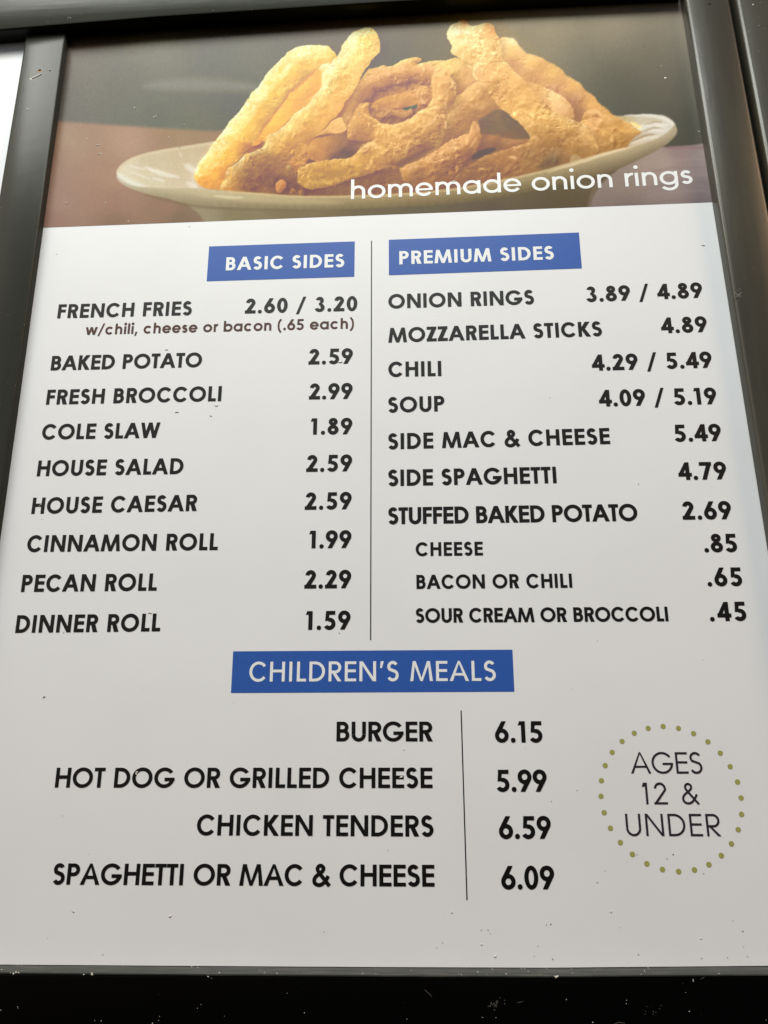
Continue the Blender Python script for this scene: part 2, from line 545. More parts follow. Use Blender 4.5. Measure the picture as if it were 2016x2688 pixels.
# ------------------------------------------------------------------ the frame: painted wooden laths
def lath(name, outline, out0, out1, material, label, cat, group=None, bevel=0.0022, extra=None, mats=None):
    c = Vector((sum(p[0] for p in outline) / len(outline), -out0, min(p[1] for p in outline)))
    root = empty(name, c)
    tag(root, label, cat, group)
    mb = MB()
    mb.prism(outline, out0, out1)
    mb.build('lath', material, root, bevel)
    return root


GROUP_L = 'charcoal laths framing the menu board'
# left stile, 10 mm proud of the panel
L_OUT = 0.010
ztop = at(168, 85, L_OUT).y
left = lath('frame_lath', [(-0.4995, 1.0), (-0.4385, 1.0), (-0.4438, ztop), (-0.4962, ztop)], -0.02, L_OUT, M_PAINT,
            'charcoal upright lath left of the menu, with a nail hole near its top', 'frame', GROUP_L, 0.0028)
# right stile, 15 mm proud
R_OUT = 0.015
right = lath('frame_lath', [(0.3405, 1.0), (0.3960, 1.0), (0.3705, 2.45), (0.3195, 2.45)], -0.02, R_OUT, M_PAINTR,
             'charcoal upright lath along the right edge of the menu, pale scuff beside prices', 'frame', GROUP_L, 0.0042)
# second upright beyond a narrow dark gap
far = lath('frame_lath', [(0.4040, 1.0), (0.4660, 1.0), (0.4500, 2.45), (0.3780, 2.45)], -0.02, R_OUT, M_PAINTR,
           'charcoal upright lath at the top right corner, beyond a narrow black gap', 'frame', GROUP_L, 0.0042)
# top rail, 25 mm proud, its under edge a little bowed
T_OUT = 0.019
rail = lath('frame_rail', [(-0.75, 2.2940), (-0.524, 2.3023), (-0.33, 2.3096), (-0.041, 2.3137), (0.12, 2.3140), (0.3195, 2.3125),
                           (0.3195, 2.3800), (-0.04, 2.3790), (-0.75, 2.3620)], -0.02, T_OUT, M_PAINTH,
            'charcoal rail across the top of the menu, jutting over the onion ring picture', 'frame rail', None, 0.0025)
for v in rail.children[0].data.vertices:      # its face leans out a little towards the top
    if v.co.y < -0.002: v.co.y -= 0.05 * max(0.0, v.co.z + rail.location.z - 2.318)
# lower rail: its dusty top edge carries the panel
B_OUT = 0.020
ledge_line = [(-0.75, 1.2525), (-0.386, 1.2538), (-0.2136, 1.2550), (-0.0431, 1.2564), (0.0952, 1.2578), (0.2827, 1.2618), (0.3350, 1.2632)]
low = empty('bottom_rail', (0, 0.02, 1.0))
tag(low, 'glossy black rail speckled with white dust under the menu, with a dusty grey top edge', 'bottom rail')
mb = MB()
mb.prism([(-0.75, 1.0)] + [(0.3350, 1.0)] + [(x, z - 0.0022) for x, z in ledge_line[::-1]], -0.02, B_OUT)
mb.build('rail', M_GLOSS, low, 0.001)
mb = MB()
mb.prism([(x, z - 0.0021) for x, z in ledge_line] + ledge_line[::-1], 0.0002, B_OUT + 0.0006)
mb.build('dusty_edge', M_LEDGE, low, 0.0007)

# ------------------------------------------------------------------ neighbouring white panel, seen past the left lath
nb = empty('menu_board', (-0.62, -0.0005, 1.27))
tag(nb, 'blank white strip of the next menu panel, left of the lath with the nail hole', 'menu board')
mb = MB()
mb.prism([(-0.7, 1.27), (-0.492, 1.27), (-0.492, 2.34), (-0.7, 2.34)], -0.004, 0.0)
mb.build('panel', M_SHEET, nb)

# ------------------------------------------------------------------ the menu board
board = empty('menu_board', (-0.05, 0.003, 1.255))
tag(board, 'white printed menu of basic sides, premium sides and meals below an onion ring picture', 'menu board')
X0, X1 = -0.46, 0.335
Z_PH = at(108, 598).y
mb = MB()
mb.prism([(-0.4385 - 0.02, 1.2535), (-0.2136, 1.2553), (-0.0431, 1.2567), (0.0952, 1.2581), (0.2827, 1.2621), (0.345, 1.2636), (0.345, 2.335), (-0.4585, 2.335)], -0.003, 0.0)
mb.build('panel', M_SHEET, board)

INK, TXT = 0.00015, 0.0003
LINES = [   # words, base line left and right, cap line left and right (photograph pixels), size group
    ('BASIC SIDES', (592.5, 710.3), (903.6, 701.3), (595.5, 676.6), (903.6, 666.3), 'h'),
    ('FRENCH FRIES', (150.1, 835.7), (502.7, 827.2), (155.5, 798.9), (503.9, 790.5), 'a'),
    ('2.60 / 3.20', (642.6, 823.0), (937.9, 815.8), (642.6, 783.8), (937.9, 776.0), 'c'),
    ('w/chili, cheese or bacon (.65 each)', (223.6, 879.1), (928.9, 862.2), (223.6, 852.0), (928.9, 833.9), '3'),
    ('BAKED POTATO', (132.6, 972.5), (529.2, 963.5), (138.0, 933.9), (529.2, 925.5), 'a'),
    ('2.59', (809.5, 956.8), (925.9, 954.4), (809.5, 917.1), (925.9, 914.0), 'c'),
    ('FRESH BROCCOLI', (120.6, 1062.3), (580.5, 1052.7), (124.8, 1023.1), (580.5, 1013.5), 'a'),
    ('2.99', (810.7, 1048.5), (925.3, 1046.7), (810.7, 1008.1), (925.3, 1005.1), 'c'),
    ('COLE SLAW', (108.5, 1153.9), (418.3, 1149.1), (111.5, 1114.2), (418.3, 1109.3), 'a'),
    ('1.89', (814.9, 1140.7), (924.7, 1139.5), (814.9, 1100.3), (924.7, 1097.3), 'c'),
    ('HOUSE SALAD', (96.4, 1250.1), (480.4, 1244.0), (101.3, 1209.1), (480.4, 1202.4), 'a'),
    ('2.59', (803.5, 1238.6), (924.1, 1236.8), (803.5, 1195.8), (924.1, 1193.4), 'c'),
    ('HOUSE CAESAR', (82.0, 1348.9), (516.6, 1341.1), (87.4, 1306.1), (516.6, 1299.5), 'a'),
    ('2.59', (799.9, 1338.1), (922.8, 1336.3), (799.9, 1293.5), (922.8, 1291.0), 'c'),
    ('CINNAMON ROLL', (69.3, 1449.0), (571.4, 1443.6), (73.5, 1405.6), (571.4, 1398.9), 'a'),
    ('1.99', (810.7, 1439.3), (922.2, 1438.1), (810.7, 1392.9), (922.2, 1391.7), 'c'),
    ('PECAN ROLL', (54.9, 1553.9), (411.1, 1550.2), (60.3, 1508.6), (411.1, 1504.4), 'a'),
    ('2.29', (798.7, 1544.8), (921.6, 1543.6), (798.7, 1497.8), (921.6, 1496.6), 'c'),
    ('DINNER ROLL', (39.8, 1661.2), (420.1, 1656.9), (46.4, 1615.3), (415.9, 1611.1), 'a'),
    ('1.59', (801.7, 1653.3), (919.8, 1652.1), (801.7, 1603.3), (919.8, 1602.1), 'c'),
    ('PREMIUM SIDES', (1048.3, 694.5), (1454.4, 681.0), (1048.3, 659.8), (1454.4, 645.6), 'h'),
    ('ONION RINGS', (1019.4, 810.1), (1402.4, 798.5), (1019.4, 772.2), (1402.4, 761.3), 'b'),
    ('3.89 / 4.89', (1539.9, 792.8), (1845.7, 781.2), (1539.9, 752.9), (1845.7, 740.7), 'd'),
    ('MOZZARELLA STICKS', (1019.4, 899.4), (1581.0, 882.1), (1020.7, 860.9), (1581.0, 843.5), 'b'),
    ('4.89', (1736.5, 875.0), (1857.9, 871.2), (1736.5, 835.2), (1857.9, 830.7), 'd'),
    ('CHILI', (1019.4, 989.4), (1158.8, 986.8), (1019.4, 950.8), (1158.8, 947.6), 'b'),
    ('4.29 / 5.49', (1554.6, 973.3), (1870.8, 965.0), (1554.6, 931.6), (1870.8, 921.9), 'd'),
    ('SOUP', (1019.4, 1083.2), (1167.2, 1079.3), (1019.4, 1043.4), (1167.2, 1039.5), 'b'),
    ('4.09 / 5.19', (1573.3, 1067.1), (1883.0, 1060.7), (1573.3, 1024.1), (1883.0, 1015.1), 'd'),
    ('SIDE MAC & CHEESE', (1019.4, 1179.6), (1602.2, 1165.4), (1019.4, 1137.2), (1602.2, 1123.0), 'b'),
    ('5.49', (1771.8, 1159.7), (1895.2, 1157.1), (1771.8, 1115.3), (1895.2, 1112.1), 'd'),
    ('SIDE SPAGHETTI', (1019.4, 1275.9), (1461.5, 1268.2), (1019.4, 1233.5), (1461.5, 1225.2), 'b'),
    ('4.79', (1782.1, 1259.9), (1909.3, 1257.9), (1782.1, 1214.3), (1909.3, 1212.3), 'd'),
    ('STUFFED BAKED POTATO', (1019.4, 1376.2), (1674.8, 1367.2), (1019.4, 1331.8), (1674.8, 1322.2), 'b'),
    ('2.69', (1792.4, 1364.0), (1922.2, 1362.7), (1792.4, 1317.1), (1922.2, 1315.1), 'd'),
    ('CHEESE', (1091.4, 1459.7), (1268.1, 1457.8), (1091.4, 1423.7), (1268.1, 1421.8), 'g'),
    ('.85', (1849.6, 1449.4), (1936.3, 1448.8), (1849.6, 1401.9), (1936.3, 1401.2), 'i'),
    ('BACON OR CHILI', (1093.3, 1545.8), (1502.6, 1542.6), (1093.3, 1509.2), (1502.6, 1505.3), 'g'),
    ('.65', (1857.9, 1538.7), (1949.8, 1538.1), (1857.9, 1489.9), (1949.8, 1489.3), 'i'),
    ('SOUR CREAM OR BROCCOLI', (1092.0, 1634.5), (1755.1, 1630.6), (1092.0, 1597.2), (1755.1, 1592.1), 'g'),
    ('.45', (1864.4, 1630.6), (1960.7, 1629.3), (1864.4, 1579.9), (1960.7, 1579.2), 'i'),
    ("CHILDREN'S MEALS", (653.6, 1789.3), (1302.1, 1787.3), (655.6, 1737.6), (1302.1, 1734.3), '41'),
    ('BURGER', (883.1, 1945.8), (1136.3, 1945.8), (883.1, 1894.1), (1136.3, 1893.4), 'e'),
    ('HOT DOG OR GRILLED CHEESE', (143.8, 2067.1), (1135.7, 2068.4), (148.4, 2014.7), (1135.7, 2015.4), 'e'),
    ('CHICKEN TENDERS', (515.7, 2192.4), (1138.3, 2195.7), (515.7, 2138.7), (1138.3, 2141.4), 'e'),
    ('SPAGHETTI OR MAC & CHEESE', (137.8, 2321.7), (1141.0, 2327.0), (143.8, 2264.7), (1141.0, 2270.0), 'e'),
    ('6.15', (1299.9, 1948.8), (1424.7, 1948.8), (1299.9, 1894.1), (1424.7, 1894.1), 'f'),
    ('5.99', (1304.3, 2078.0), (1436.8, 2078.0), (1304.3, 2020.5), (1436.8, 2020.5), 'f'),
    ('6.59', (1310.4, 2201.6), (1447.8, 2201.6), (1310.4, 2142.0), (1447.8, 2142.0), 'f'),
    ('6.09', (1316.4, 2334.2), (1456.7, 2334.2), (1316.4, 2271.2), (1456.7, 2271.2), 'f'),
    ('AGES', (1656.6, 2029.9), (1845.4, 2030.5), (1656.6, 1974.2), (1845.4, 1974.2), '50'),
    ('12 &', (1688.6, 2111.1), (1837.1, 2111.1), (1688.6, 2054.2), (1837.1, 2054.2), '51'),
    ('UNDER', (1645.0, 2193.9), (1894.0, 2195.0), (1645.0, 2135.4), (1894.0, 2136.5), '52'),
    ('homemade onion rings', (921.1, 523.1), (1819.2, 482.1), (921.7, 471.2), (1819.2, 430.2), '53'),
]
BANNERS = [
    [(549.1, 647.0), (930.7, 633.8), (930.7, 726.6), (542.5, 738.6)],
    [(1020.7, 629.6), (1519.9, 610.3), (1527.0, 704.7), (1020.7, 722.7)],
    [(612.5, 1709.7), (1344.6, 1705.3), (1350.7, 1815.7), (605.9, 1819.1)],
]
DIVIDERS = [[(975.3, 631.9), (972.9, 1680.4)], [(1210.4, 1864.8), (1225.9, 2362.9)]]
DOTS = [(1701.3, 1911.8), (1740.5, 1906.8), (1780.8, 1911.8), (1820.5, 1925.6), (1858.1, 1947.1), (1890.7, 1976.9), (1916.6, 2012.3), (1935.9, 2052.6), (1945.3, 2094.5), (1946.4, 2137.6), (1937.6, 2177.9), (1919.9, 2214.9), (1893.4, 2245.8), (1860.8, 2269.6), (1822.8, 2283.4), (1781.3, 2287.8), (1738.8, 2282.3), (1698.0, 2267.4), (1659.9, 2242.5), (1628.4, 2211.6), (1602.4, 2174.0), (1585.9, 2133.2), (1577.6, 2090.1), (1578.7, 2049.3), (1588.6, 2009.5), (1606.9, 1974.7), (1632.8, 1946.0), (1664.8, 1924.5)]

caps = {}
for words, bl, br, tl, tr, g in LINES:
    h = 0.5 * ((at(*tl) - at(*bl)).y + (at(*tr) - at(*br)).y)
    caps.setdefault(g, []).append(h)
caps = {g: sum(v) / len(v) for g, v in caps.items()}

banners = []
for q, (name) in zip(BANNERS, ('basic', 'premium', 'children')):
    p = [at(*c) for c in q]
    x0, x1 = (p[0].x + p[3].x) / 2, (p[1].x + p[2].x) / 2
    mb = MB()
    mb.poly([(x0, -INK, p[3].y), (x1, -INK, p[2].y), (x1, -INK, p[1].y), (x0, -INK, p[0].y)])
    b = mb.build('heading_banner', M_BLUE, board)
    b['label'] = {'basic': 'blue heading banner reading BASIC SIDES', 'premium': 'blue heading banner reading PREMIUM SIDES',
                  'children': "blue heading banner reading CHILDREN'S MEALS"}[name]
    banners.append(b)
for a, b in DIVIDERS:
    pa, pb = at(*a), at(*b)
    mb = MB()
    hw = 0.00055
    mb.poly([(pb.x - hw, -INK, pb.y), (pb.x + hw, -INK, pb.y), (pa.x + hw, -INK, pa.y), (pa.x - hw, -INK, pa.y)])
    mb.build('divider_line', M_BLACK, board)

dots = [at(*d) for d in DOTS]
mb = MB()
for d in dots:
    r = 0.00235
    mb.poly([(d.x + r * math.cos(a), -INK, d.y + r * math.sin(a)) for a in [i * 2 * math.pi / 20 for i in range(20)]])
badge = mb.build('dotted_ring', M_OLIVE, board)

for i, (words, bl, br, tl, tr, g) in enumerate(LINES):
    a, b = at(*bl), at(*br)
    cap = caps[g]
    digits = words.replace('.', '').replace('/', '').replace(' ', '').isdigit()
    w, m, par, name, xh, point, hs = 0.210, M_BLACK, board, 'item_name', 0.71, False, 1.0
    if digits: name, w = 'item_price', 0.220
    if g == 'e': w, point, hs = 0.188, True, 1.06
    if g == 'f': w = 0.202
    if g == 'g': w = 0.208
    if g == 'h': m, par, name, w = M_WHITE, banners[0 if 'BASIC' in words else 1], 'heading_lettering', 0.212
    if words.startswith('CHILDREN'): m, par, name, w, point = M_WHITE, banners[2], 'heading_lettering', 0.150, True
    if words in ('AGES', '12 &', 'UNDER'): m, par, name, w, point = M_PLUM, badge, 'badge_lettering', 0.106, True
    if words.startswith('w/'): m, name, w, xh = M_BROWN, 'item_note', 0.185, 0.72
    if words.startswith('home'): continue
    base_parent = par
    o = text_object(name, words, a, b, cap, w, m, None, TXT, xh, point, hs)
    # parent without moving it (banners and badge hang at the board's own base)
    o.parent = par
    root = Vector(board.location)
    o.data.transform(Matrix.Translation(-root))


# ------------------------------------------------------------------ the printed picture: a bowl of onion rings, drawn as ink on a fine grid
def vnoise(x, y, seed=0):
    xi, yi = np.floor(x).astype(np.int64), np.floor(y).astype(np.int64)
    fx, fy = x - xi, y - yi
    fx, fy = fx * fx * (3 - 2 * fx), fy * fy * (3 - 2 * fy)

    def h(a, b):
        n = (a * 374761393 + b * 668265263 + seed * 974711) & 0x7fffffff
        n = ((n ^ (n >> 13)) * 1274126177) & 0x7fffffff
        return ((n ^ (n >> 16)) & 0xffff) / 65535.0
    return (h(xi, yi) * (1 - fx) + h(xi + 1, yi) * fx) * (1 - fy) + (h(xi, yi + 1) * (1 - fx) + h(xi + 1, yi + 1) * fx) * fy


def fnoise(x, y, s, octs=4, seed=0):
    t, a, tot = 0.0, 1.0, 0.0
    for o in range(octs):
        t = t + a * vnoise(x / s * 2 ** o + 17.3 * o, y / s * 2 ** o + 9.1 * o, seed + o)
        tot += a
        a *= 0.55
    return t / tot - 0.5


class Print:
    def __init__(self, X, Y):
        self.X, self.Y = X, Y
        self.C = np.zeros(X.shape + (3,))
        u, v = X * 0.8 + Y * 0.6, Y * 0.8 - X * 0.6          # the batter is stretched a little along the rings
        self.bump = fnoise(u, v * 1.0, 34, 3, 3) * 9 + fnoise(X, Y, 66, 2, 9) * 26 + fnoise(X, Y, 15, 2, 13) * 1.0 * np.clip(fnoise(X, Y, 80, 2, 15) * 3 + 0.6, 0, 1.3)
        gy, gx = np.gradient(self.bump)
        sx = np.gradient(X, axis=1) + 1e-9
        sy = np.gradient(Y, axis=0) + 1e-9
        self.lit = -(gx / sx) * -0.62 + (gy / sy) * 0.78      # lit from above left
        self.lit = np.clip(self.lit, -1.1, 1.3)
        self.fine = fnoise(X, Y, 7, 3, 21)

        def flakes(dx, dy):                       # the thin broken edges of flaky batter
            wx, wy = fnoise(X, Y, 30, 2, 91) * 26, fnoise(X, Y, 30, 2, 93) * 26
            n1 = fnoise((X + dx + wx) * 0.9, (Y + dy + wy) * 1.1, 40, 4, 81)
            n2 = fnoise((X + dx - wy) * 1.1, (Y + dy + wx) * 0.9, 24, 3, 83)
            return np.exp(-(n1 / .022) ** 2) + 0.7 * np.exp(-(n2 / .026) ** 2)
        patch = np.clip(fnoise(X, Y, 55, 3, 97) * 3.2 + 0.55, 0, 1.2)
        self.flake = (flakes(0, 0) * 0.115 - flakes(2.2, 3.4) * 0.105) * patch
        self.fleck = np.clip(fnoise(X, Y, 9, 3, 61) - 0.17, 0, 1) * np.clip(fnoise(X, Y, 60, 2, 67) + 0.12, 0, 1) * 4.5
        self.wob = (fnoise(X, Y, 20, 4, 31) * 2.6, fnoise(X, Y, 20, 4, 47) * 2.6)

    def win(self, pts, m):
        p = np.array(pts)
        ok = (self.X > p[:, 0].min() - m) & (self.X < p[:, 0].max() + m) & (self.Y > p[:, 1].min() - m) & (self.Y < p[:, 1].max() + m)
        r = np.where(ok.any(1))[0]
        c = np.where(ok.any(0))[0]
        if len(r) == 0: return None
        return slice(r[0], r[-1] + 1), slice(c[0], c[-1] + 1)

    @staticmethod
    def smooth(p, closed, n=5):
        p = [np.array(q, float) for q in p]
        k = len(p)
        out = []
        rng = range(k) if closed else range(k - 1)
        for i in rng:
            a, b, c, d = (p[(i - 1) % k], p[i], p[(i + 1) % k], p[(i + 2) % k]) if closed else (p[max(i - 1, 0)], p[i], p[i + 1], p[min(i + 2, k - 1)])
            for j in range(n):
                t = j / n
                out.append(0.5 * (2 * b + (c - a) * t + (2 * a - 5 * b + 4 * c - d) * t * t + (3 * b - a - 3 * c + d) * t ** 3))
        if not closed: out.append(p[-1])
        return np.array(out)

    @staticmethod
    def dist(x, y, P, closed, want_t=False):
        d2 = np.full(x.shape, 1e12)
        tt = np.zeros(x.shape)
        ins = np.zeros(x.shape, bool)
        k = len(P)
        m = k if closed else k - 1
        for i in range(m):
            a, b = P[i], P[(i + 1) % k]
            e = b - a
            L = e @ e + 1e-9
            t = np.clip(((x - a[0]) * e[0] + (y - a[1]) * e[1]) / L, 0, 1)
            q = (x - a[0] - t * e[0]) ** 2 + (y - a[1] - t * e[1]) ** 2
            if want_t: tt = np.where(q < d2, (i + t) / m, tt)
            d2 = np.minimum(d2, q)
            if closed:
                c = ((a[1] > y) != (b[1] > y)) & (x < (b[0] - a[0]) * (y - a[1]) / (b[1] - a[1] + 1e-12) + a[0])
                ins ^= c
        d = np.sqrt(d2)
        return (np.where(ins, d, -d) if closed else d), tt

    def field(self, x, y, cps, pw=2.6, eps=130.0):
        num, den = 0.0, 0.0
        for (cx, cy, c) in cps:
            w = 1.0 / (((x - cx) ** 2 + (y - cy) ** 2 + eps) ** (pw / 2))
            num = num + w[..., None] * np.array(c, float)
            den = den + w
        return num / den[..., None]

    def area(self, pts, cps, soft=2.0, wob=4.0, tex=1.0, rim=None, core=None, n=4, shade=None):
        """rim = (colour, width, strength): light that catches the upper left edge; core = (colour, width, strength): darker lower right edge"""
        w = self.win(pts, 26)
        if w is None: return
        X, Y = self.X[w], self.Y[w]
        P = self.smooth(pts, True, n)
        sd, _ = self.dist(X + self.wob[0][w] * wob, Y + self.wob[1][w] * wob, P, True)
        m = np.clip(sd / (soft * 1.5) + 0.5, 0, 1)
        m = m * m * (3 - 2 * m)
        col = self.field(X, Y, cps)
        if core is None and rim is not None and tex >= 0.8: core = ((138, 100, 70), 10, .42)
        if shade is None: shade = 0.26 if tex >= 0.5 else 0.0
        if rim or core or shade:
            gy, gx = np.gradient(sd)
            gx, gy = gx / (np.gradient(X, axis=1) + 1e-9), gy / (np.gradient(Y, axis=0) + 1e-9)
            face = gx * 0.62 + gy * 0.78        # inward gradient points away from the edge: positive on the upper left
            if shade:                            # the darker gap round a ring, as the picture shows it
                a = np.exp(np.minimum(sd, 0) / 12.0) * np.clip(0.25 - face, 0, 1) * shade
                a = np.clip(a, 0, 1) * (self.C[w][..., 0] - self.C[w][..., 2] > 24)
                self.C[w] = self.C[w] * (1 - a[..., None]) + np.array((104, 74, 52.0)) * a[..., None]
            if rim:
                a = np.exp(-np.maximum(sd, 0) / (rim[1] * 1.7)) * np.clip(face, 0, 1) * rim[2]
                a = a * np.clip(1 + self.fine[w] * 1.6, 0, 2)
                a = np.clip(a, 0, 1)
                col = col * (1 - a[..., None]) + np.array(rim[0], float) * a[..., None]
            if core:
                a = np.exp(-np.maximum(sd, 0) / (core[1] * 1.5)) * np.clip(-face, 0, 1) * core[2]
                a = np.clip(a, 0, 1)
                col = col * (1 - a[..., None]) + np.array(core[0], float) * a[..., None]
        if tex:
            l = self.lit[w] * tex
            k = np.where(l > 0, l * 0.12, l * 0.15) + self.fine[w] * 0.06 * tex + self.fleck[w] * tex * 0.7 + self.flake[w] * tex
            col = col * (1 + k[..., None] * np.array([0.85, 1.0, 1.2]))
        self.C[w] = self.C[w] * (1 - m[..., None]) + col * m[..., None]

    def stroke(self, pts, width, colour, alpha, soft=1.0, wob=3.0, taper=True, broken=0.0):
        w = self.win(pts, width * 2 + 12)
        if w is None: return
        X, Y = self.X[w], self.Y[w]
        P = self.smooth(pts, False, 5)
        d, t = self.dist(X + self.wob[0][w] * wob, Y + self.wob[1][w] * wob, P, False, True)
        wd = width * (np.sin(np.clip(t, 0.02, 0.98) * math.pi) ** 0.6 if taper else 1.0)
        a = np.clip((wd - d) / (width * soft) + 0.5, 0, 1)
        a = a * a * (3 - 2 * a) * alpha
        if broken: a = a * np.clip(0.75 + self.fine[w] * 4 * broken, 0, 1)
        self.C[w] = self.C[w] * (1 - a[..., None]) + np.array(colour, float) * a[..., None]


    def strand(self, pts, w, hi, mid, lo, tex=1.0, soft=2.4, wob=5):
        """a fried strand seen from the side: pale along its upper edge, brown underneath"""
        c = self.smooth(pts, False, 4)
        k = len(c)
        A, B, cps = [], [], []
        for i in range(k):
            t = c[min(i + 1, k - 1)] - c[max(i - 1, 0)]
            t = t / (np.hypot(*t) + 1e-9)
            nrm = np.array([t[1], -t[0]])
            if nrm @ np.array([0.45, 0.9]) > 0: up = -nrm
            else: up = nrm
            r = w * (0.5 if 0 < i < k - 1 else 0.28) * (1 + 0.16 * math.sin(i * 1.7))
            A.append(tuple(c[i] + nrm * r)); B.append(tuple(c[i] - nrm * r))
            cps += [(*(c[i] + up * r * .8), hi), (*c[i], mid), (*(c[i] - up * r * .85), lo)]
        self.area(A + B[::-1], cps, soft, wob, tex, (tuple(min(255, v + 16) for v in hi), w * .16, .7), None, 2, 0.55)

    def ridges(self, pts, n, rng, a0, strength=0.3):
        """short crisp ridges of batter"""
        P = np.array(pts, float)
        lo, hi = P.min(0), P.max(0)
        k = 0
        while k < n:
            c = lo + (hi - lo) * np.array([rng.random(), rng.random()])
            if self.dist(np.array([c[0]]), np.array([c[1]]), P, True)[0][0] < 3: continue
            k += 1
            a = math.radians(a0 + rng.gauss(0, 38))
            L = rng.uniform(5, 15)
            b = rng.uniform(-5, 5)
            q = [c + np.array([math.cos(a), -math.sin(a)]) * L * t + np.array([math.sin(a), math.cos(a)]) * b * (1 - t * t) for t in (-1, -.4, .2, 1)]
            w = self.win(q, 12)
            if w is None: continue
            X, Y = self.X[w], self.Y[w]
            wd = rng.uniform(2.2, 5.5)
            s = strength * rng.uniform(.1, .5)
            off = np.array([0.8, 1.0]) * wd * 1.5
            for sh, sg in ((0, 1), (1, -1)):
                d, t = self.dist(X + self.wob[0][w] * 4, Y + self.wob[1][w] * 4, np.array(q) + off * sh, False, True)
                m = np.exp(-(d / wd) ** 2) * np.sin(np.clip(t, 0.03, .97) * math.pi) * s * sg * (1.0 if sg > 0 else 0.85)
                self.C[w] *= 1 + m[..., None] * np.array([0.62, 0.85, 1.0])


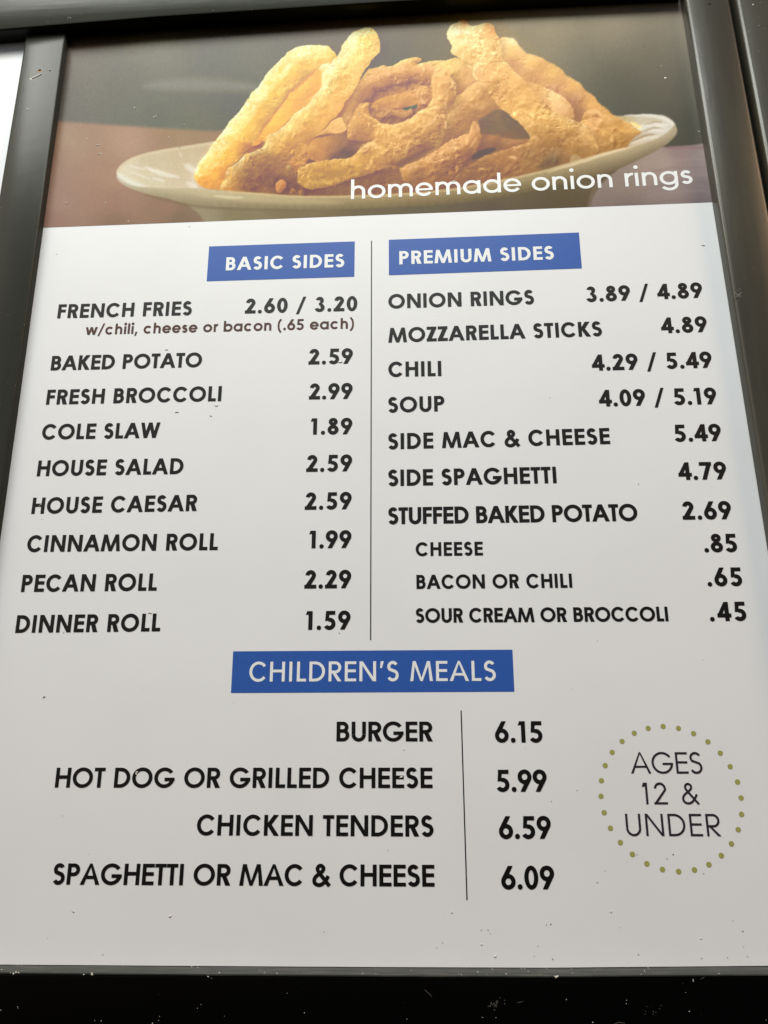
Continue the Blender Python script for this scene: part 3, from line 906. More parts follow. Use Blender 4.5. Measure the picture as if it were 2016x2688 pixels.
def paint_picture(X, Y):
    """sRGB colours of the printed picture; X, Y are positions on the print in the units it was drawn in"""
    p = Print(X, Y)

    # backdrop
    p.C[:] = p.field(X, Y, [(180, 140, (150, 144, 134)), (420, 150, (158, 156, 141)), (650, 140, (152, 151, 131)), (160, 285, (140, 137, 128)), (350, 250, (143, 140, 128)),
                            (520, 285, (139, 138, 122)), (400, 325, (126, 131, 117)), (620, 310, (126, 126, 110)), (1000, 120, (160, 149, 123)), (1120, 130, (152, 143, 120)), (1030, 175, (128, 128, 112)),
                            (900, 60, (158, 148, 124)), (1300, 60, (182, 165, 132)), (1450, 85, (187, 172, 140)), (1600, 70, (184, 170, 142)), (1780, 70, (160, 147, 126)), (1420, 120, (160, 150, 126)),
                            (1550, 160, (135, 131, 114)), (1750, 150, (128, 122, 106)), (1600, 225, (110, 110, 97)), (1800, 220, (100, 96, 83)), (1650, 270, (98, 97, 84)), (1820, 330, (80, 78, 66)), (1850, 380, (76, 73, 62))], 3.2, 7000.0)
    p.stroke([(380, 226), (470, 222), (580, 224), (690, 232)], 17, (172, 170, 160), .6, 1.6, 0)
    p.C *= 0.95
    # table: left, right
    p.area([(60, 312), (146, 318), (350, 332), (565, 345), (700, 352), (760, 640), (60, 640)],
           [(130, 335, (176, 152, 130)), (180, 365, (180, 155, 132)), (330, 370, (188, 158, 133)), (480, 365, (171, 145, 116)), (130, 420, (170, 142, 124)), (150, 515, (167, 138, 121)), (300, 470, (176, 143, 120)), (300, 520, (164, 131, 112)),
            (440, 540, (156, 126, 104)), (140, 590, (158, 127, 111)), (300, 590, (146, 120, 100)), (470, 580, (138, 117, 95))], 9, 0, 0.0)
    p.area([(1500, 386), (1752, 387), (1980, 388), (1980, 640), (1500, 640)],
           [(1780, 395, (150, 128, 122)), (1700, 430, (166, 146, 132)), (1740, 430, (170, 150, 138)), (1850, 420, (152, 136, 130)), (1640, 490, (150, 134, 122)), (1750, 500, (152, 138, 130)), (1860, 500, (136, 122, 122)), (1650, 550, (138, 123, 116)), (1850, 535, (128, 114, 114))], 5, 0, 0.0)
    p.stroke([(1755, 388), (1800, 387), (1870, 388)], 4, (142, 112, 112), .6, 1.5, 0, False)
    for k in range(6):
        y = 420 + k * 21
        p.stroke([(1690, y + 14), (1770, y), (1880, y - 3)], 4, (128, 114, 108) if k % 2 else (168, 150, 142), .22, 1.8, 2)

    # bowl: inside and back rim
    p.area([(306, 454), (318, 433), (345, 416), (405, 398), (481, 386), (559, 374), (640, 362), (900, 340), (1300, 310), (1500, 305), (1618, 305), (1694, 302), (1728, 305), (1752, 313), (1768, 326), (1773, 342), (1764, 358), (1721, 378), (1613, 410),
            (1450, 452), (1250, 496), (1000, 520), (800, 522), (585, 512), (451, 502), (370, 492), (325, 475)],
           [(330, 450, (226, 215, 185)), (400, 420, (212, 196, 161)), (480, 400, (213, 193, 157)), (540, 385, (212, 190, 155)), (480, 450, (215, 197, 161)), (400, 470, (219, 208, 174)), (520, 470, (221, 208, 182)), (1640, 315, (197, 179, 140)),
            (1700, 312, (208, 196, 166)), (1700, 335, (213, 204, 182)), (1755, 335, (219, 213, 197)), (1660, 380, (205, 190, 161)), (1700, 365, (213, 201, 177))], 5, 0, 0.12)
    p.stroke([(312, 448), (330, 428), (365, 411), (430, 396), (500, 385), (570, 374)], 4, (226, 208, 172), .8, 1.4, 0, False)
    p.stroke([(310, 455), (320, 468), (350, 484), (385, 492)], 10, (238, 234, 214), .85, 1.2, 0)
    for q, wd, al in (([(382, 438), (410, 450), (440, 459), (470, 465)], 6, .85), ([(340, 436), (360, 441), (385, 445)], 3, .6), ([(484, 432), (500, 441), (516, 452)], 8, .75), ([(400, 468), (420, 472), (432, 477)], 4, .6), ([(345, 452), (370, 462), (395, 470)], 3, .5), ([(470, 400), (478, 412)], 3, .4), ([(490, 480), (506, 488), (520, 494)], 8, .6)):
        p.stroke(q, wd, (240, 232, 212), al, 1.3, 2)
    for q, wd, c, al in (([(1670, 340), (1705, 330), (1750, 330)], 8, (238, 232, 214), .8), ([(1660, 356), (1700, 342), (1745, 345)], 5, (234, 226, 208), .8), ([(1640, 385), (1680, 366), (1730, 358)], 6, (232, 222, 200), .8),
                         ([(1655, 372), (1690, 358), (1720, 352)], 3, (170, 148, 118), .7), ([(1680, 348), (1712, 336), (1735, 336)], 3, (184, 166, 136), .7), ([(1690, 327), (1720, 320), (1740, 322)], 3, (182, 164, 130), .6),
                         ([(1655, 322), (1672, 330), (1684, 334)], 5, (248, 226, 158), .9), ([(1630, 329), (1642, 326), (1655, 332)], 6, (252, 222, 136), .9), ([(1640, 304), (1695, 303), (1730, 307), (1754, 315), (1768, 328), (1772, 342)], 5, (236, 230, 214), .9)):
        p.stroke(q, wd, c, al, 1.3, 2)

    # heap of rings, from the back to the front
    p.area([(963, 187), (990, 181), (1005, 172), (1030, 172), (1057, 157), (1093, 150), (1106, 157), (1093, 167), (1135, 161), (1171, 158), (1189, 153), (1207, 154), (1290, 180), (1330, 260), (1480, 300), (1560, 400), (1400, 470), (1100, 525), (860, 525), (560, 510), (600, 440), (800, 380), (886, 301), (928, 241)],
           [(985, 195, (225, 178, 128)), (1060, 175, (242, 200, 138)), (1130, 180, (236, 192, 135)), (1190, 170, (250, 215, 148)), (1010, 215, (205, 160, 124)), (960, 240, (192, 147, 120)), (1070, 215, (206, 160, 122)), (1120, 225, (226, 180, 128)),
            (940, 300, (186, 143, 114)), (1150, 240, (222, 176, 125)), (1215, 200, (228, 184, 132)), (1215, 250, (190, 146, 112)), (900, 360, (176, 136, 104)), (900, 410, (128, 104, 80)), (1000, 480, (150, 114, 84)), (700, 480, (140, 104, 74)), (1250, 440, (158, 119, 86)),
            (1400, 440, (152, 118, 86)), (1480, 430, (140, 116, 88)), (780, 500, (136, 102, 74)), (1200, 500, (150, 114, 84))], 2.2, 3, 1.0, ((255, 226, 160), 9, .8))
    # the round ring in the middle: far side of the loop
    p.strand([(918, 335), (926, 285), (950, 240), (1000, 208), (1065, 194), (1130, 198), (1170, 225)], 50, (240, 196, 140), (214, 168, 124), (184, 140, 110), 1.0, 4, 6)
    # inside of the round ring in the middle
    p.area([(975, 275), (1000, 257), (1040, 247), (1093, 240), (1104, 262), (1100, 285), (1050, 285), (1000, 292)], [(1000, 268, (214, 166, 118)), (1050, 254, (224, 174, 122)), (1090, 250, (214, 164, 116)), (1060, 275, (198, 150, 112)), (1000, 288, (186, 142, 110))], 3, 2, .5, ((236, 190, 132), 8, .6))
    p.area([(985, 300), (1010, 292), (1060, 288), (1090, 288), (1092, 300), (1056, 316), (1028, 322), (1000, 318)], [(1010, 300, (200, 154, 112)), (1060, 296, (206, 160, 114)), (1030, 315, (168, 130, 102)), (1080, 300, (180, 138, 106))], 3, 2, .5)
    p.area([(1056, 284), (1075, 280), (1094, 275), (1094, 283), (1078, 288), (1062, 289)], [(1075, 284, (112, 120, 106))], 3, 1, 0)
    p.area([(1091, 240), (1100, 228), (1118, 226), (1130, 238), (1134, 262), (1120, 280), (1104, 282), (1094, 262)], [(1105, 240, (224, 178, 128)), (1120, 260, (206, 160, 116)), (1105, 272, (196, 150, 112))], 3, 3, 1.0, ((242, 200, 142), 6, .7))
    p.strand([(996, 302), (1020, 296), (1052, 300), (1080, 294)], 15, (216, 170, 122), (196, 150, 112), (162, 124, 94), .7, 4, 6)
    # right back ring
    p.area([(1305, 106), (1339, 100), (1356, 108), (1381, 138), (1421, 153), (1469, 180), (1492, 200), (1511, 211), (1535, 232), (1565, 262), (1589, 283), (1619, 307), (1660, 335), (1600, 380), (1541, 330), (1520, 330), (1440, 300), (1360, 240), (1318, 160)],
           [(1345, 108, (255, 240, 190)), (1345, 130, (246, 206, 142)), (1400, 165, (242, 200, 136)), (1450, 190, (238, 196, 132)), (1500, 225, (232, 188, 126)), (1555, 275, (228, 182, 122)), (1600, 310, (212, 166, 108)),
            (1345, 170, (206, 160, 122)), (1400, 205, (208, 162, 120)), (1460, 240, (196, 150, 118)), (1500, 265, (186, 142, 114)), (1520, 300, (172, 132, 106)), (1420, 180, (222, 176, 126)), (1480, 225, (214, 168, 122))], 4.5, 4, .45, ((255, 224, 158), 12, .55))
    p.area([(1384, 217), (1405, 219), (1430, 230), (1460, 245), (1484, 260), (1500, 280), (1508, 308), (1490, 320), (1440, 300), (1405, 262)],
           [(1410, 232, (228, 182, 126)), (1450, 255, (244, 208, 154)), (1480, 275, (240, 200, 148)), (1500, 300, (226, 180, 130)), (1430, 280, (222, 176, 122))], 2.5, 3, .9, ((250, 216, 158), 7, .6))
    # knob and rim pieces at the right
    p.area([(1518, 334), (1526, 312), (1539, 294), (1564, 288), (1591, 300), (1624, 311), (1640, 324), (1667, 335), (1684, 345), (1656, 366), (1640, 396), (1613, 406), (1575, 412), (1545, 400), (1530, 360)],
           [(1545, 300, (226, 180, 126)), (1560, 312, (204, 158, 112)), (1590, 312, (214, 168, 114)), (1640, 335, (214, 168, 106)), (1668, 345, (206, 166, 108)), (1540, 335, (224, 178, 122)), (1590, 345, (210, 164, 106)), (1640, 370, (182, 142, 92)),
            (1610, 385, (178, 140, 92)), (1570, 385, (188, 148, 100))], 3, 4, 1.0, ((240, 198, 138), 7, .6))
    p.stroke([(1543, 300), (1556, 292), (1572, 294), (1578, 303)], 4, (242, 204, 146), .7, 1.2, 3)
    p.stroke([(1553, 306), (1566, 303), (1575, 309)], 3, (170, 126, 90), .7, 1.2, 3)

    # tube joining the middle ring and the right one
    p.area([(1198, 254), (1212, 246), (1225, 234), (1262, 212), (1300, 205), (1330, 240), (1320, 280), (1301, 296), (1252, 318), (1220, 345), (1180, 372), (1150, 390), (1150, 340), (1180, 300)],
           [(1230, 240, (240, 198, 140)), (1280, 225, (228, 182, 130)), (1240, 262, (218, 172, 120)), (1290, 262, (206, 162, 114)), (1200, 290, (190, 146, 106)), (1250, 300, (190, 148, 106)), (1170, 350, (172, 132, 96)), (1290, 285, (196, 154, 110))], 2.5, 3, .9, ((250, 212, 152), 8, .7))
    # dark hollow
    p.area([(1256, 318), (1275, 303), (1298, 290), (1319, 287), (1343, 304), (1379, 337), (1396, 362), (1380, 374), (1330, 378), (1262, 372), (1258, 345)],
           [(1300, 300, (150, 126, 98)), (1340, 325, (130, 114, 92)), (1290, 340, (134, 116, 92)), (1370, 360, (134, 112, 86)), (1280, 365, (150, 116, 86)), (1330, 368, (146, 114, 84))], 4, 4, .35)
    p.area([(1262, 352), (1290, 354), (1340, 364), (1385, 368), (1372, 382), (1330, 392), (1280, 392), (1252, 388)], [(1290, 362, (172, 128, 94)), (1340, 372, (176, 134, 100)), (1300, 385, (146, 112, 84))], 4, 4, .8, ((190, 146, 108), 6, .5))
    p.area([(1240, 408), (1256, 396), (1290, 388), (1300, 396), (1262, 414), (1238, 420)], [(1262, 402, (112, 98, 76))], 5, 3, .3)
    # tall right ring in front
    p.area([(1216, 53), (1201, 57), (1182, 70), (1172, 96), (1180, 112), (1186, 123), (1185, 136), (1201, 149), (1216, 163), (1241, 172), (1240, 193), (1259, 211), (1275, 235), (1295, 259), (1319, 286), (1343, 304), (1366, 326), (1379, 338), (1392, 362), (1405, 372),
            (1450, 395), (1500, 412), (1542, 421), (1572, 398), (1568, 372), (1560, 348), (1530, 328), (1505, 316), (1469, 301), (1434, 283), (1412, 259), (1384, 217), (1360, 195), (1330, 167), (1322, 160), (1316, 145), (1313, 108), (1303, 86), (1296, 66), (1270, 60), (1246, 67), (1230, 64)],
           [(1215, 60, (236, 176, 118)), (1190, 85, (255, 242, 196)), (1230, 85, (254, 232, 176)), (1270, 75, (246, 206, 144)), (1290, 80, (236, 184, 128)), (1200, 120, (252, 226, 166)), (1250, 120, (252, 222, 160)), (1300, 130, (248, 212, 152)), (1220, 145, (246, 212, 148)),
            (1270, 165, (246, 206, 146)), (1255, 195, (230, 184, 132)), (1300, 190, (240, 196, 136)), (1340, 210, (238, 194, 134)), (1310, 240, (226, 178, 124)), (1370, 250, (236, 190, 130)), (1340, 280, (228, 182, 120)), (1390, 300, (234, 190, 126)), (1430, 310, (226, 182, 118)),
            (1400, 340, (206, 162, 106)), (1480, 330, (224, 180, 118)), (1440, 350, (186, 146, 98)), (1410, 368, (168, 130, 90)), (1500, 360, (196, 154, 104)), (1540, 360, (206, 164, 112)), (1470, 385, (160, 122, 86)), (1530, 400, (164, 128, 88)), (1560, 390, (184, 146, 98))],
           2.2, 4, 1.15, ((255, 240, 190), 7, .7), ((170, 128, 90), 10, .35))
    for q, wd, c, al in (([(1184, 100), (1196, 88), (1212, 84), (1228, 90)], 5, (255, 246, 206), .8), ([(1190, 124), (1210, 112), (1232, 106), (1250, 110)], 5, (255, 240, 190), .7), ([(1212, 158), (1216, 138), (1236, 122), (1262, 116)], 4, (255, 236, 184), .6),
                         ([(1196, 100), (1214, 98), (1240, 100)], 4, (240, 196, 134), .5), ([(1206, 132), (1226, 124), (1240, 128)], 4, (238, 190, 128), .5), ([(1220, 150), (1240, 150), (1262, 160)], 4, (236, 188, 128), .45),
                         ([(1272, 62), (1290, 72), (1300, 92)], 6, (226, 168, 112), .6), ([(1208, 56), (1218, 54), (1228, 62)], 5, (214, 148, 92), .7), ([(1226, 172), (1244, 178), (1254, 172), (1274, 168)], 4, (255, 234, 176), .8),
                         ([(1240, 180), (1244, 196), (1256, 210)], 3, (255, 232, 174), .75), ([(1282, 250), (1296, 232), (1306, 224), (1318, 226)], 4, (250, 214, 154), .6), ([(1262, 214), (1290, 216), (1312, 222)], 3, (196, 148, 104), .45),
                         ([(1318, 240), (1342, 256), (1350, 280)], 9, (206, 160, 108), .35), ([(1352, 300), (1376, 316), (1400, 318), (1420, 300)], 6, (244, 204, 140), .55), ([(1380, 338), (1395, 330), (1412, 322), (1426, 312)], 4, (248, 210, 150), .6),
                         ([(1424, 284), (1436, 282), (1446, 290)], 4, (176, 130, 90), .7), ([(1436, 300), (1470, 316), (1510, 330)], 5, (242, 202, 138), .5), ([(1520, 330), (1540, 348), (1562, 372)], 5, (236, 194, 132), .6), ([(1530, 352), (1548, 366), (1558, 382)], 4, (232, 190, 128), .6),
                         ([(1470, 345), (1500, 360), (1530, 376)], 10, (170, 130, 90), .4), ([(1554, 386), (1562, 380), (1570, 390)], 4, (230, 190, 130), .7)):
        p.stroke(q, wd, c, al, 1.3, 4, True, .5)

    # low right ring with a frilly crest
    p.area([(1252, 424), (1262, 414), (1301, 401), (1346, 388), (1373, 377), (1388, 366), (1403, 354), (1421, 370), (1450, 384), (1500, 405), (1520, 425), (1440, 452), (1300, 480), (1220, 494), (1190, 470)],
           [(1290, 408, (176, 132, 94)), (1350, 392, (182, 138, 98)), (1403, 362, (206, 164, 112)), (1420, 385, (168, 128, 90)), (1330, 425, (170, 128, 92)), (1260, 440, (160, 120, 86)), (1400, 420, (160, 124, 88)), (1450, 425, (138, 112, 86)), (1480, 415, (158, 124, 90)), (1300, 465, (152, 114, 82)), (1240, 480, (148, 112, 82))],
           2.5, 4, 1.1, ((206, 162, 114), 6, .65))
    for q in ([(1373, 380), (1388, 376), (1403, 362), (1412, 368)], [(1346, 392), (1362, 386), (1374, 382)], [(1252, 446), (1270, 444), (1284, 448)], [(1294, 432), (1300, 430), (1306, 436)], [(1332, 416), (1344, 414), (1356, 416)]):
        p.stroke(q, 4, (226, 182, 128), .7, 1.3, 4, True, .6)
    p.stroke([(1416, 440), (1440, 428), (1470, 420)], 14, (124, 104, 82), .7, 1.6, 3)
    p.area([(1494, 432), (1500, 408), (1510, 406), (1526, 416), (1538, 424), (1500, 436)], [(1510, 418, (182, 154, 114))], 3, 2, .2)

    p.area([(890, 180), (860, 170), (780, 240), (640, 380), (570, 500), (700, 515), (860, 360), (930, 230)], [(850, 200, (232, 180, 116)), (750, 300, (222, 168, 104)), (650, 400, (176, 128, 84)), (620, 450, (160, 114, 76)), (850, 300, (190, 142, 100))], 3, 2, .5)
    # first tall ring at the left: glowing outer wall
    p.area([(511, 457), (529, 421), (559, 378), (601, 322), (630, 289), (651, 259), (684, 217), (711, 181), (741, 153), (771, 128), (816, 119), (856, 121), (871, 131), (883, 147), (880, 172), (842, 190), (816, 194), (789, 218), (756, 248), (717, 302), (689, 340), (665, 380), (640, 405), (610, 440), (590, 492), (560, 498), (530, 490), (514, 474)],
           [(520, 455, (252, 204, 108)), (545, 420, (255, 222, 122)), (600, 345, (255, 236, 150)), (640, 300, (255, 238, 150)), (690, 235, (255, 242, 160)), (740, 175, (255, 238, 156)), (790, 135, (255, 240, 165)), (840, 130, (255, 226, 146)), (870, 145, (252, 220, 146)),
            (800, 165, (252, 212, 138)), (770, 205, (250, 206, 130)), (720, 250, (250, 208, 128)), (680, 300, (248, 204, 124)), (640, 350, (246, 200, 116)), (600, 400, (247, 198, 110)), (560, 450, (244, 184, 96)), (590, 460, (224, 160, 92)), (640, 390, (222, 166, 106)), (540, 480, (240, 178, 92)), (690, 320, (238, 190, 118)), (840, 165, (248, 206, 136))],
           2.2, 3, .8, ((255, 252, 210), 14, .9))
    for q, wd, al in (([(735, 195), (752, 184), (762, 168)], 7, .6), ([(668, 262), (690, 252), (704, 236)], 7, .5), ([(660, 290), (672, 275)], 6, .4), ([(625, 320), (640, 300)], 6, .4), ([(560, 400), (580, 380), (600, 372)], 6, .35), ([(560, 440), (575, 430), (590, 425)], 5, .3), ([(770, 150), (800, 140), (830, 134)], 6, .4)):
        p.stroke(q, wd, (255, 253, 206), al, 1.3, 5, True, .6)
    for q in ([(745, 172), (730, 190)], [(600, 360), (612, 372)], [(700, 222), (716, 214)], [(575, 455), (560, 470)]):
        p.stroke(q, 7, (250, 206, 110), .4, 1.4, 5)
    # second wall and crease
    p.area([(884, 147), (870, 170), (845, 178), (820, 190), (789, 218), (756, 250), (717, 303), (689, 342), (662, 384), (690, 372), (740, 335), (770, 302), (802, 277), (830, 250), (850, 220), (852, 190)],
           [(870, 165, (250, 208, 138)), (830, 200, (244, 196, 126)), (800, 225, (250, 206, 132)), (760, 270, (248, 202, 126)), (720, 320, (250, 200, 116)), (820, 240, (236, 184, 120)), (780, 280, (238, 186, 118)), (690, 355, (246, 190, 104)), (680, 372, (226, 168, 96))],
           2.2, 3, .6, ((255, 222, 146), 6, .4))
    p.stroke([(832, 180), (816, 195), (790, 219), (757, 249), (722, 296)], 4, (222, 166, 108), .75, 1.4, 4)
    p.stroke([(757, 249), (720, 300), (692, 340), (668, 376)], 3, (214, 158, 98), .6, 1.4, 3)
    p.stroke([(750, 262), (790, 262), (815, 252)], 3, (230, 178, 116), .5, 1.4, 3)
    p.stroke([(640, 392), (652, 384), (662, 396), (650, 404)], 9, (190, 138, 96), .7, 1.6, 3)

    # tall ring with the round tip, and its brown foot
    p.area([(966, 74), (937, 81), (916, 96), (900, 118), (895, 134), (878, 152), (870, 164), (856, 165), (838, 178), (846, 194), (841, 229), (822, 253), (801, 277), (771, 301), (757, 322), (737, 340), (708, 356), (694, 384), (650, 405), (630, 418), (612, 438), (598, 446), (589, 472), (577, 496), (600, 510), (700, 516), (790, 522), (790, 480),
            (770, 440), (757, 428), (784, 410), (812, 392), (822, 366), (858, 332), (884, 306), (904, 272), (928, 241), (952, 194), (963, 181), (973, 163), (991, 141), (1000, 119), (994, 99), (980, 78)],
           [(965, 82, (250, 208, 140)), (930, 100, (255, 240, 176)), (910, 130, (255, 242, 180)), (960, 110, (253, 224, 146)), (985, 125, (252, 218, 150)), (940, 140, (255, 228, 156)), (960, 160, (250, 212, 142)), (900, 160, (254, 232, 166)), (860, 185, (255, 238, 178)), (900, 200, (250, 206, 134)),
            (930, 200, (250, 208, 140)), (850, 230, (255, 230, 158)), (880, 250, (246, 198, 130)), (840, 260, (250, 210, 134)), (800, 300, (250, 212, 134)), (850, 300, (234, 184, 120)), (890, 270, (236, 186, 126)), (765, 330, (248, 206, 128)), (800, 345, (222, 172, 112)), (740, 355, (232, 186, 112)), (710, 375, (228, 182, 112)),
            (760, 385, (196, 150, 98)), (810, 370, (186, 142, 98)), (680, 410, (186, 140, 92)), (640, 425, (184, 138, 90)), (610, 455, (196, 150, 94)), (590, 490, (206, 156, 92)), (650, 460, (152, 114, 78)), (700, 450, (150, 112, 78)), (750, 430, (168, 128, 90)), (660, 495, (142, 106, 74)), (740, 490, (130, 100, 74)), (780, 500, (138, 104, 76))],
           2.2, 4, 1.1, ((255, 248, 200), 9, .75), ((206, 156, 106), 8, .35))
    for q, wd, c, al in (([(903, 150), (925, 134), (931, 112), (938, 100)], 6, (255, 250, 200), .7), ([(872, 168), (892, 158), (906, 158)], 6, (255, 252, 206), .85), ([(842, 176), (856, 170), (866, 178), (852, 190), (846, 206)], 5, (255, 252, 206), .85), ([(845, 196), (856, 216), (848, 232)], 7, (255, 246, 190), .75),
                         ([(828, 254), (846, 240), (860, 236)], 6, (255, 238, 170), .6), ([(800, 282), (826, 266), (846, 256)], 5, (255, 236, 164), .5), ([(763, 322), (780, 306), (806, 296)], 6, (255, 236, 160), .6), ([(757, 344), (762, 326), (776, 312)], 6, (255, 230, 156), .6),
                         ([(936, 110), (950, 104), (968, 106)], 6, (250, 206, 122), .4), ([(912, 160), (930, 150), (944, 128)], 5, (248, 204, 130), .45), ([(706, 360), (700, 376), (698, 388)], 8, (250, 214, 142), .7), ([(712, 372), (724, 356), (740, 352)], 5, (246, 206, 132), .5), ([(735, 380), (745, 368), (758, 352)], 5, (240, 196, 126), .5),
                         ([(730, 402), (738, 388), (736, 376)], 4, (240, 198, 132), .6), ([(640, 408), (652, 408), (646, 420), (628, 432)], 5, (238, 196, 126), .75), ([(600, 446), (610, 446), (604, 462), (594, 482)], 6, (240, 194, 116), .75), ([(590, 476), (584, 494)], 5, (246, 200, 120), .6), ([(664, 404), (680, 396), (694, 394)], 4, (226, 180, 116), .5),
                         ([(640, 440), (700, 425), (740, 430)], 16, (146, 108, 74), .4), ([(680, 480), (720, 470), (750, 480)], 16, (122, 94, 70), .45), ([(770, 360), (800, 355), (826, 345)], 5, (196, 148, 100), .5), ([(780, 330), (800, 318), (830, 300)], 6, (240, 194, 126), .4)):
        p.stroke(q, wd, c, al, 1.3, 5, True, .6)

    # flap and nugget in the hollow between the rings
    p.area([(806, 402), (812, 380), (830, 362), (858, 352), (890, 346), (910, 352), (920, 380), (912, 412), (870, 424), (830, 424)],
           [(822, 380, (222, 172, 120)), (850, 372, (216, 166, 118)), (840, 400, (206, 154, 106)), (870, 390, (184, 140, 100)), (895, 370, (176, 136, 100)), (905, 400, (122, 102, 80)), (880, 415, (120, 98, 76)), (830, 415, (190, 142, 98))], 3, 2, .6, ((232, 184, 128), 8, .5))
    p.area([(826, 360), (850, 342), (862, 330), (872, 320), (896, 307), (902, 322), (911, 340), (890, 350), (862, 350), (842, 356)], [(870, 332, (236, 192, 134)), (896, 318, (244, 204, 142)), (900, 340, (224, 180, 126)), (850, 350, (206, 160, 112))], 2.2, 2, .6, ((252, 214, 150), 6, .6))
    p.stroke([(828, 362), (850, 358), (880, 352)], 3, (146, 108, 78), .7, 1.5, 2)
    for q in ([(756, 432), (776, 418), (790, 412)], [(782, 412), (796, 398), (806, 388)], [(797, 392), (804, 380)], [(770, 432), (790, 426), (812, 430)], [(788, 420), (806, 410), (822, 416)]):
        p.stroke(q, 5, (228, 178, 126), .75, 1.3, 5, True, .6)

    # middle ring sweeping across the front
    p.area([(922, 312), (934, 288), (948, 274), (970, 270), (968, 298), (991, 316), (1027, 325), (1054, 319), (1091, 301), (1121, 279), (1136, 250), (1132, 215), (1140, 195), (1170, 190), (1188, 206), (1194, 230), (1198, 252), (1180, 275), (1168, 292), (1172, 312), (1172, 340), (1160, 338), (1152, 350), (1140, 372), (1110, 398), (1081, 408), (1021, 432), (961, 460), (886, 481), (840, 494), (806, 496),
            (788, 484), (780, 462), (789, 437), (834, 423), (875, 420), (913, 415), (937, 401), (955, 383), (979, 370), (940, 372), (918, 366), (912, 340)],
           [(952, 290, (228, 180, 126)), (925, 330, (204, 158, 112)), (930, 360, (190, 144, 104)), (960, 330, (216, 170, 118)), (960, 372, (200, 154, 106)), (1000, 340, (228, 182, 122)), (1040, 345, (232, 188, 126)), (1090, 320, (236, 192, 130)), (1130, 295, (238, 194, 134)), (1150, 250, (230, 184, 128)), (1160, 210, (234, 190, 134)), (1185, 235, (214, 168, 120)), (1165, 285, (226, 180, 126)), (1160, 320, (200, 156, 110)),
            (1120, 350, (206, 162, 112)), (1080, 370, (204, 160, 108)), (1110, 385, (172, 132, 94)), (1040, 385, (206, 162, 108)), (1000, 390, (222, 178, 116)), (980, 420, (200, 156, 100)), (1020, 420, (178, 136, 94)), (930, 420, (212, 166, 102)), (880, 435, (204, 160, 94)), (840, 440, (204, 158, 94)), (800, 450, (200, 156, 98)), (850, 465, (184, 146, 84)), (920, 450, (190, 150, 92)), (820, 485, (196, 158, 98)), (890, 472, (182, 144, 92))],
           2.4, 4, 1.2, ((250, 212, 150), 7, .75), ((150, 112, 80), 10, .5))
    for q, wd, c, al in (([(944, 284), (952, 276), (968, 276)], 4, (244, 202, 144), .6), ([(975, 285), (988, 276), (990, 288)], 6, (226, 178, 126), .8), ([(946, 292), (962, 306), (992, 320), (1026, 328)], 4, (248, 208, 146), .7), ([(1040, 326), (1072, 316), (1100, 300), (1122, 286)], 4, (248, 208, 148), .7),
                         ([(940, 402), (958, 384), (975, 378), (990, 378)], 6, (250, 210, 150), .8), ([(975, 392), (985, 386), (996, 390)], 5, (252, 214, 156), .8), ([(1000, 354), (1020, 346), (1040, 342)], 5, (246, 206, 142), .5), ([(1020, 368), (1044, 356), (1064, 352), (1080, 356)], 5, (248, 206, 148), .6), ([(1040, 392), (1054, 378), (1074, 372), (1086, 376)], 5, (226, 180, 126), .6),
                         ([(1106, 352), (1116, 330), (1128, 322)], 4, (246, 206, 150), .6), ([(1124, 330), (1140, 312), (1156, 302), (1168, 308), (1172, 338)], 4, (246, 208, 154), .75), ([(1150, 290), (1164, 274), (1172, 278), (1164, 290)], 4, (244, 208, 152), .7), ([(1162, 220), (1176, 210), (1186, 216), (1178, 240)], 5, (248, 214, 158), .75), ([(1192, 215), (1196, 235), (1198, 252)], 3, (242, 202, 148), .7),
                         ([(960, 432), (972, 426), (984, 424)], 4, (240, 196, 140), .7), ([(930, 448), (960, 440), (990, 436)], 4, (226, 182, 122), .6), ([(860, 478), (900, 466), (940, 458)], 5, (226, 184, 122), .6), ([(800, 486), (830, 480), (860, 476), (880, 484)], 6, (228, 190, 124), .6), ([(795, 470), (815, 455), (820, 440)], 4, (224, 182, 118), .4), ([(800, 440), (840, 430), (900, 424)], 3, (226, 182, 116), .5),
                         ([(830, 450), (880, 452), (930, 438)], 8, (172, 136, 78), .4), ([(1000, 360), (985, 380)], 5, (170, 128, 88), .5), ([(1050, 410), (1090, 396), (1130, 370)], 8, (160, 120, 86), .5), ([(1010, 340), (1014, 362), (1006, 384)], 3, (190, 144, 98), .4), ([(1100, 330), (1090, 350), (1066, 362)], 4, (186, 142, 98), .4)):
        p.stroke(q, wd, c, al, 1.3, 5, True, .6)
    p.stroke([(1040, 436), (1090, 412), (1140, 386)], 8, (128, 98, 74), .6, 1.6, 3)
    # small ring low in the middle
    p.area([(1050, 446), (1058, 436), (1106, 418), (1142, 398), (1162, 380), (1181, 367), (1210, 356), (1232, 350), (1242, 322), (1254, 322), (1256, 338), (1263, 359), (1252, 390), (1234, 413), (1214, 432), (1198, 458), (1160, 490), (1090, 500), (1060, 480)],
           [(1070, 442, (206, 160, 108)), (1120, 425, (204, 156, 106)), (1170, 390, (212, 164, 114)), (1220, 365, (214, 166, 116)), (1248, 335, (202, 156, 110)), (1250, 370, (196, 148, 104)), (1200, 400, (196, 148, 102)), (1230, 400, (168, 126, 90)), (1150, 430, (176, 132, 92)), (1190, 435, (164, 122, 86)), (1100, 465, (160, 120, 86)), (1160, 470, (154, 116, 84)), (1080, 490, (150, 114, 84))],
           2.5, 4, 1.25, ((236, 190, 136), 7, .75))
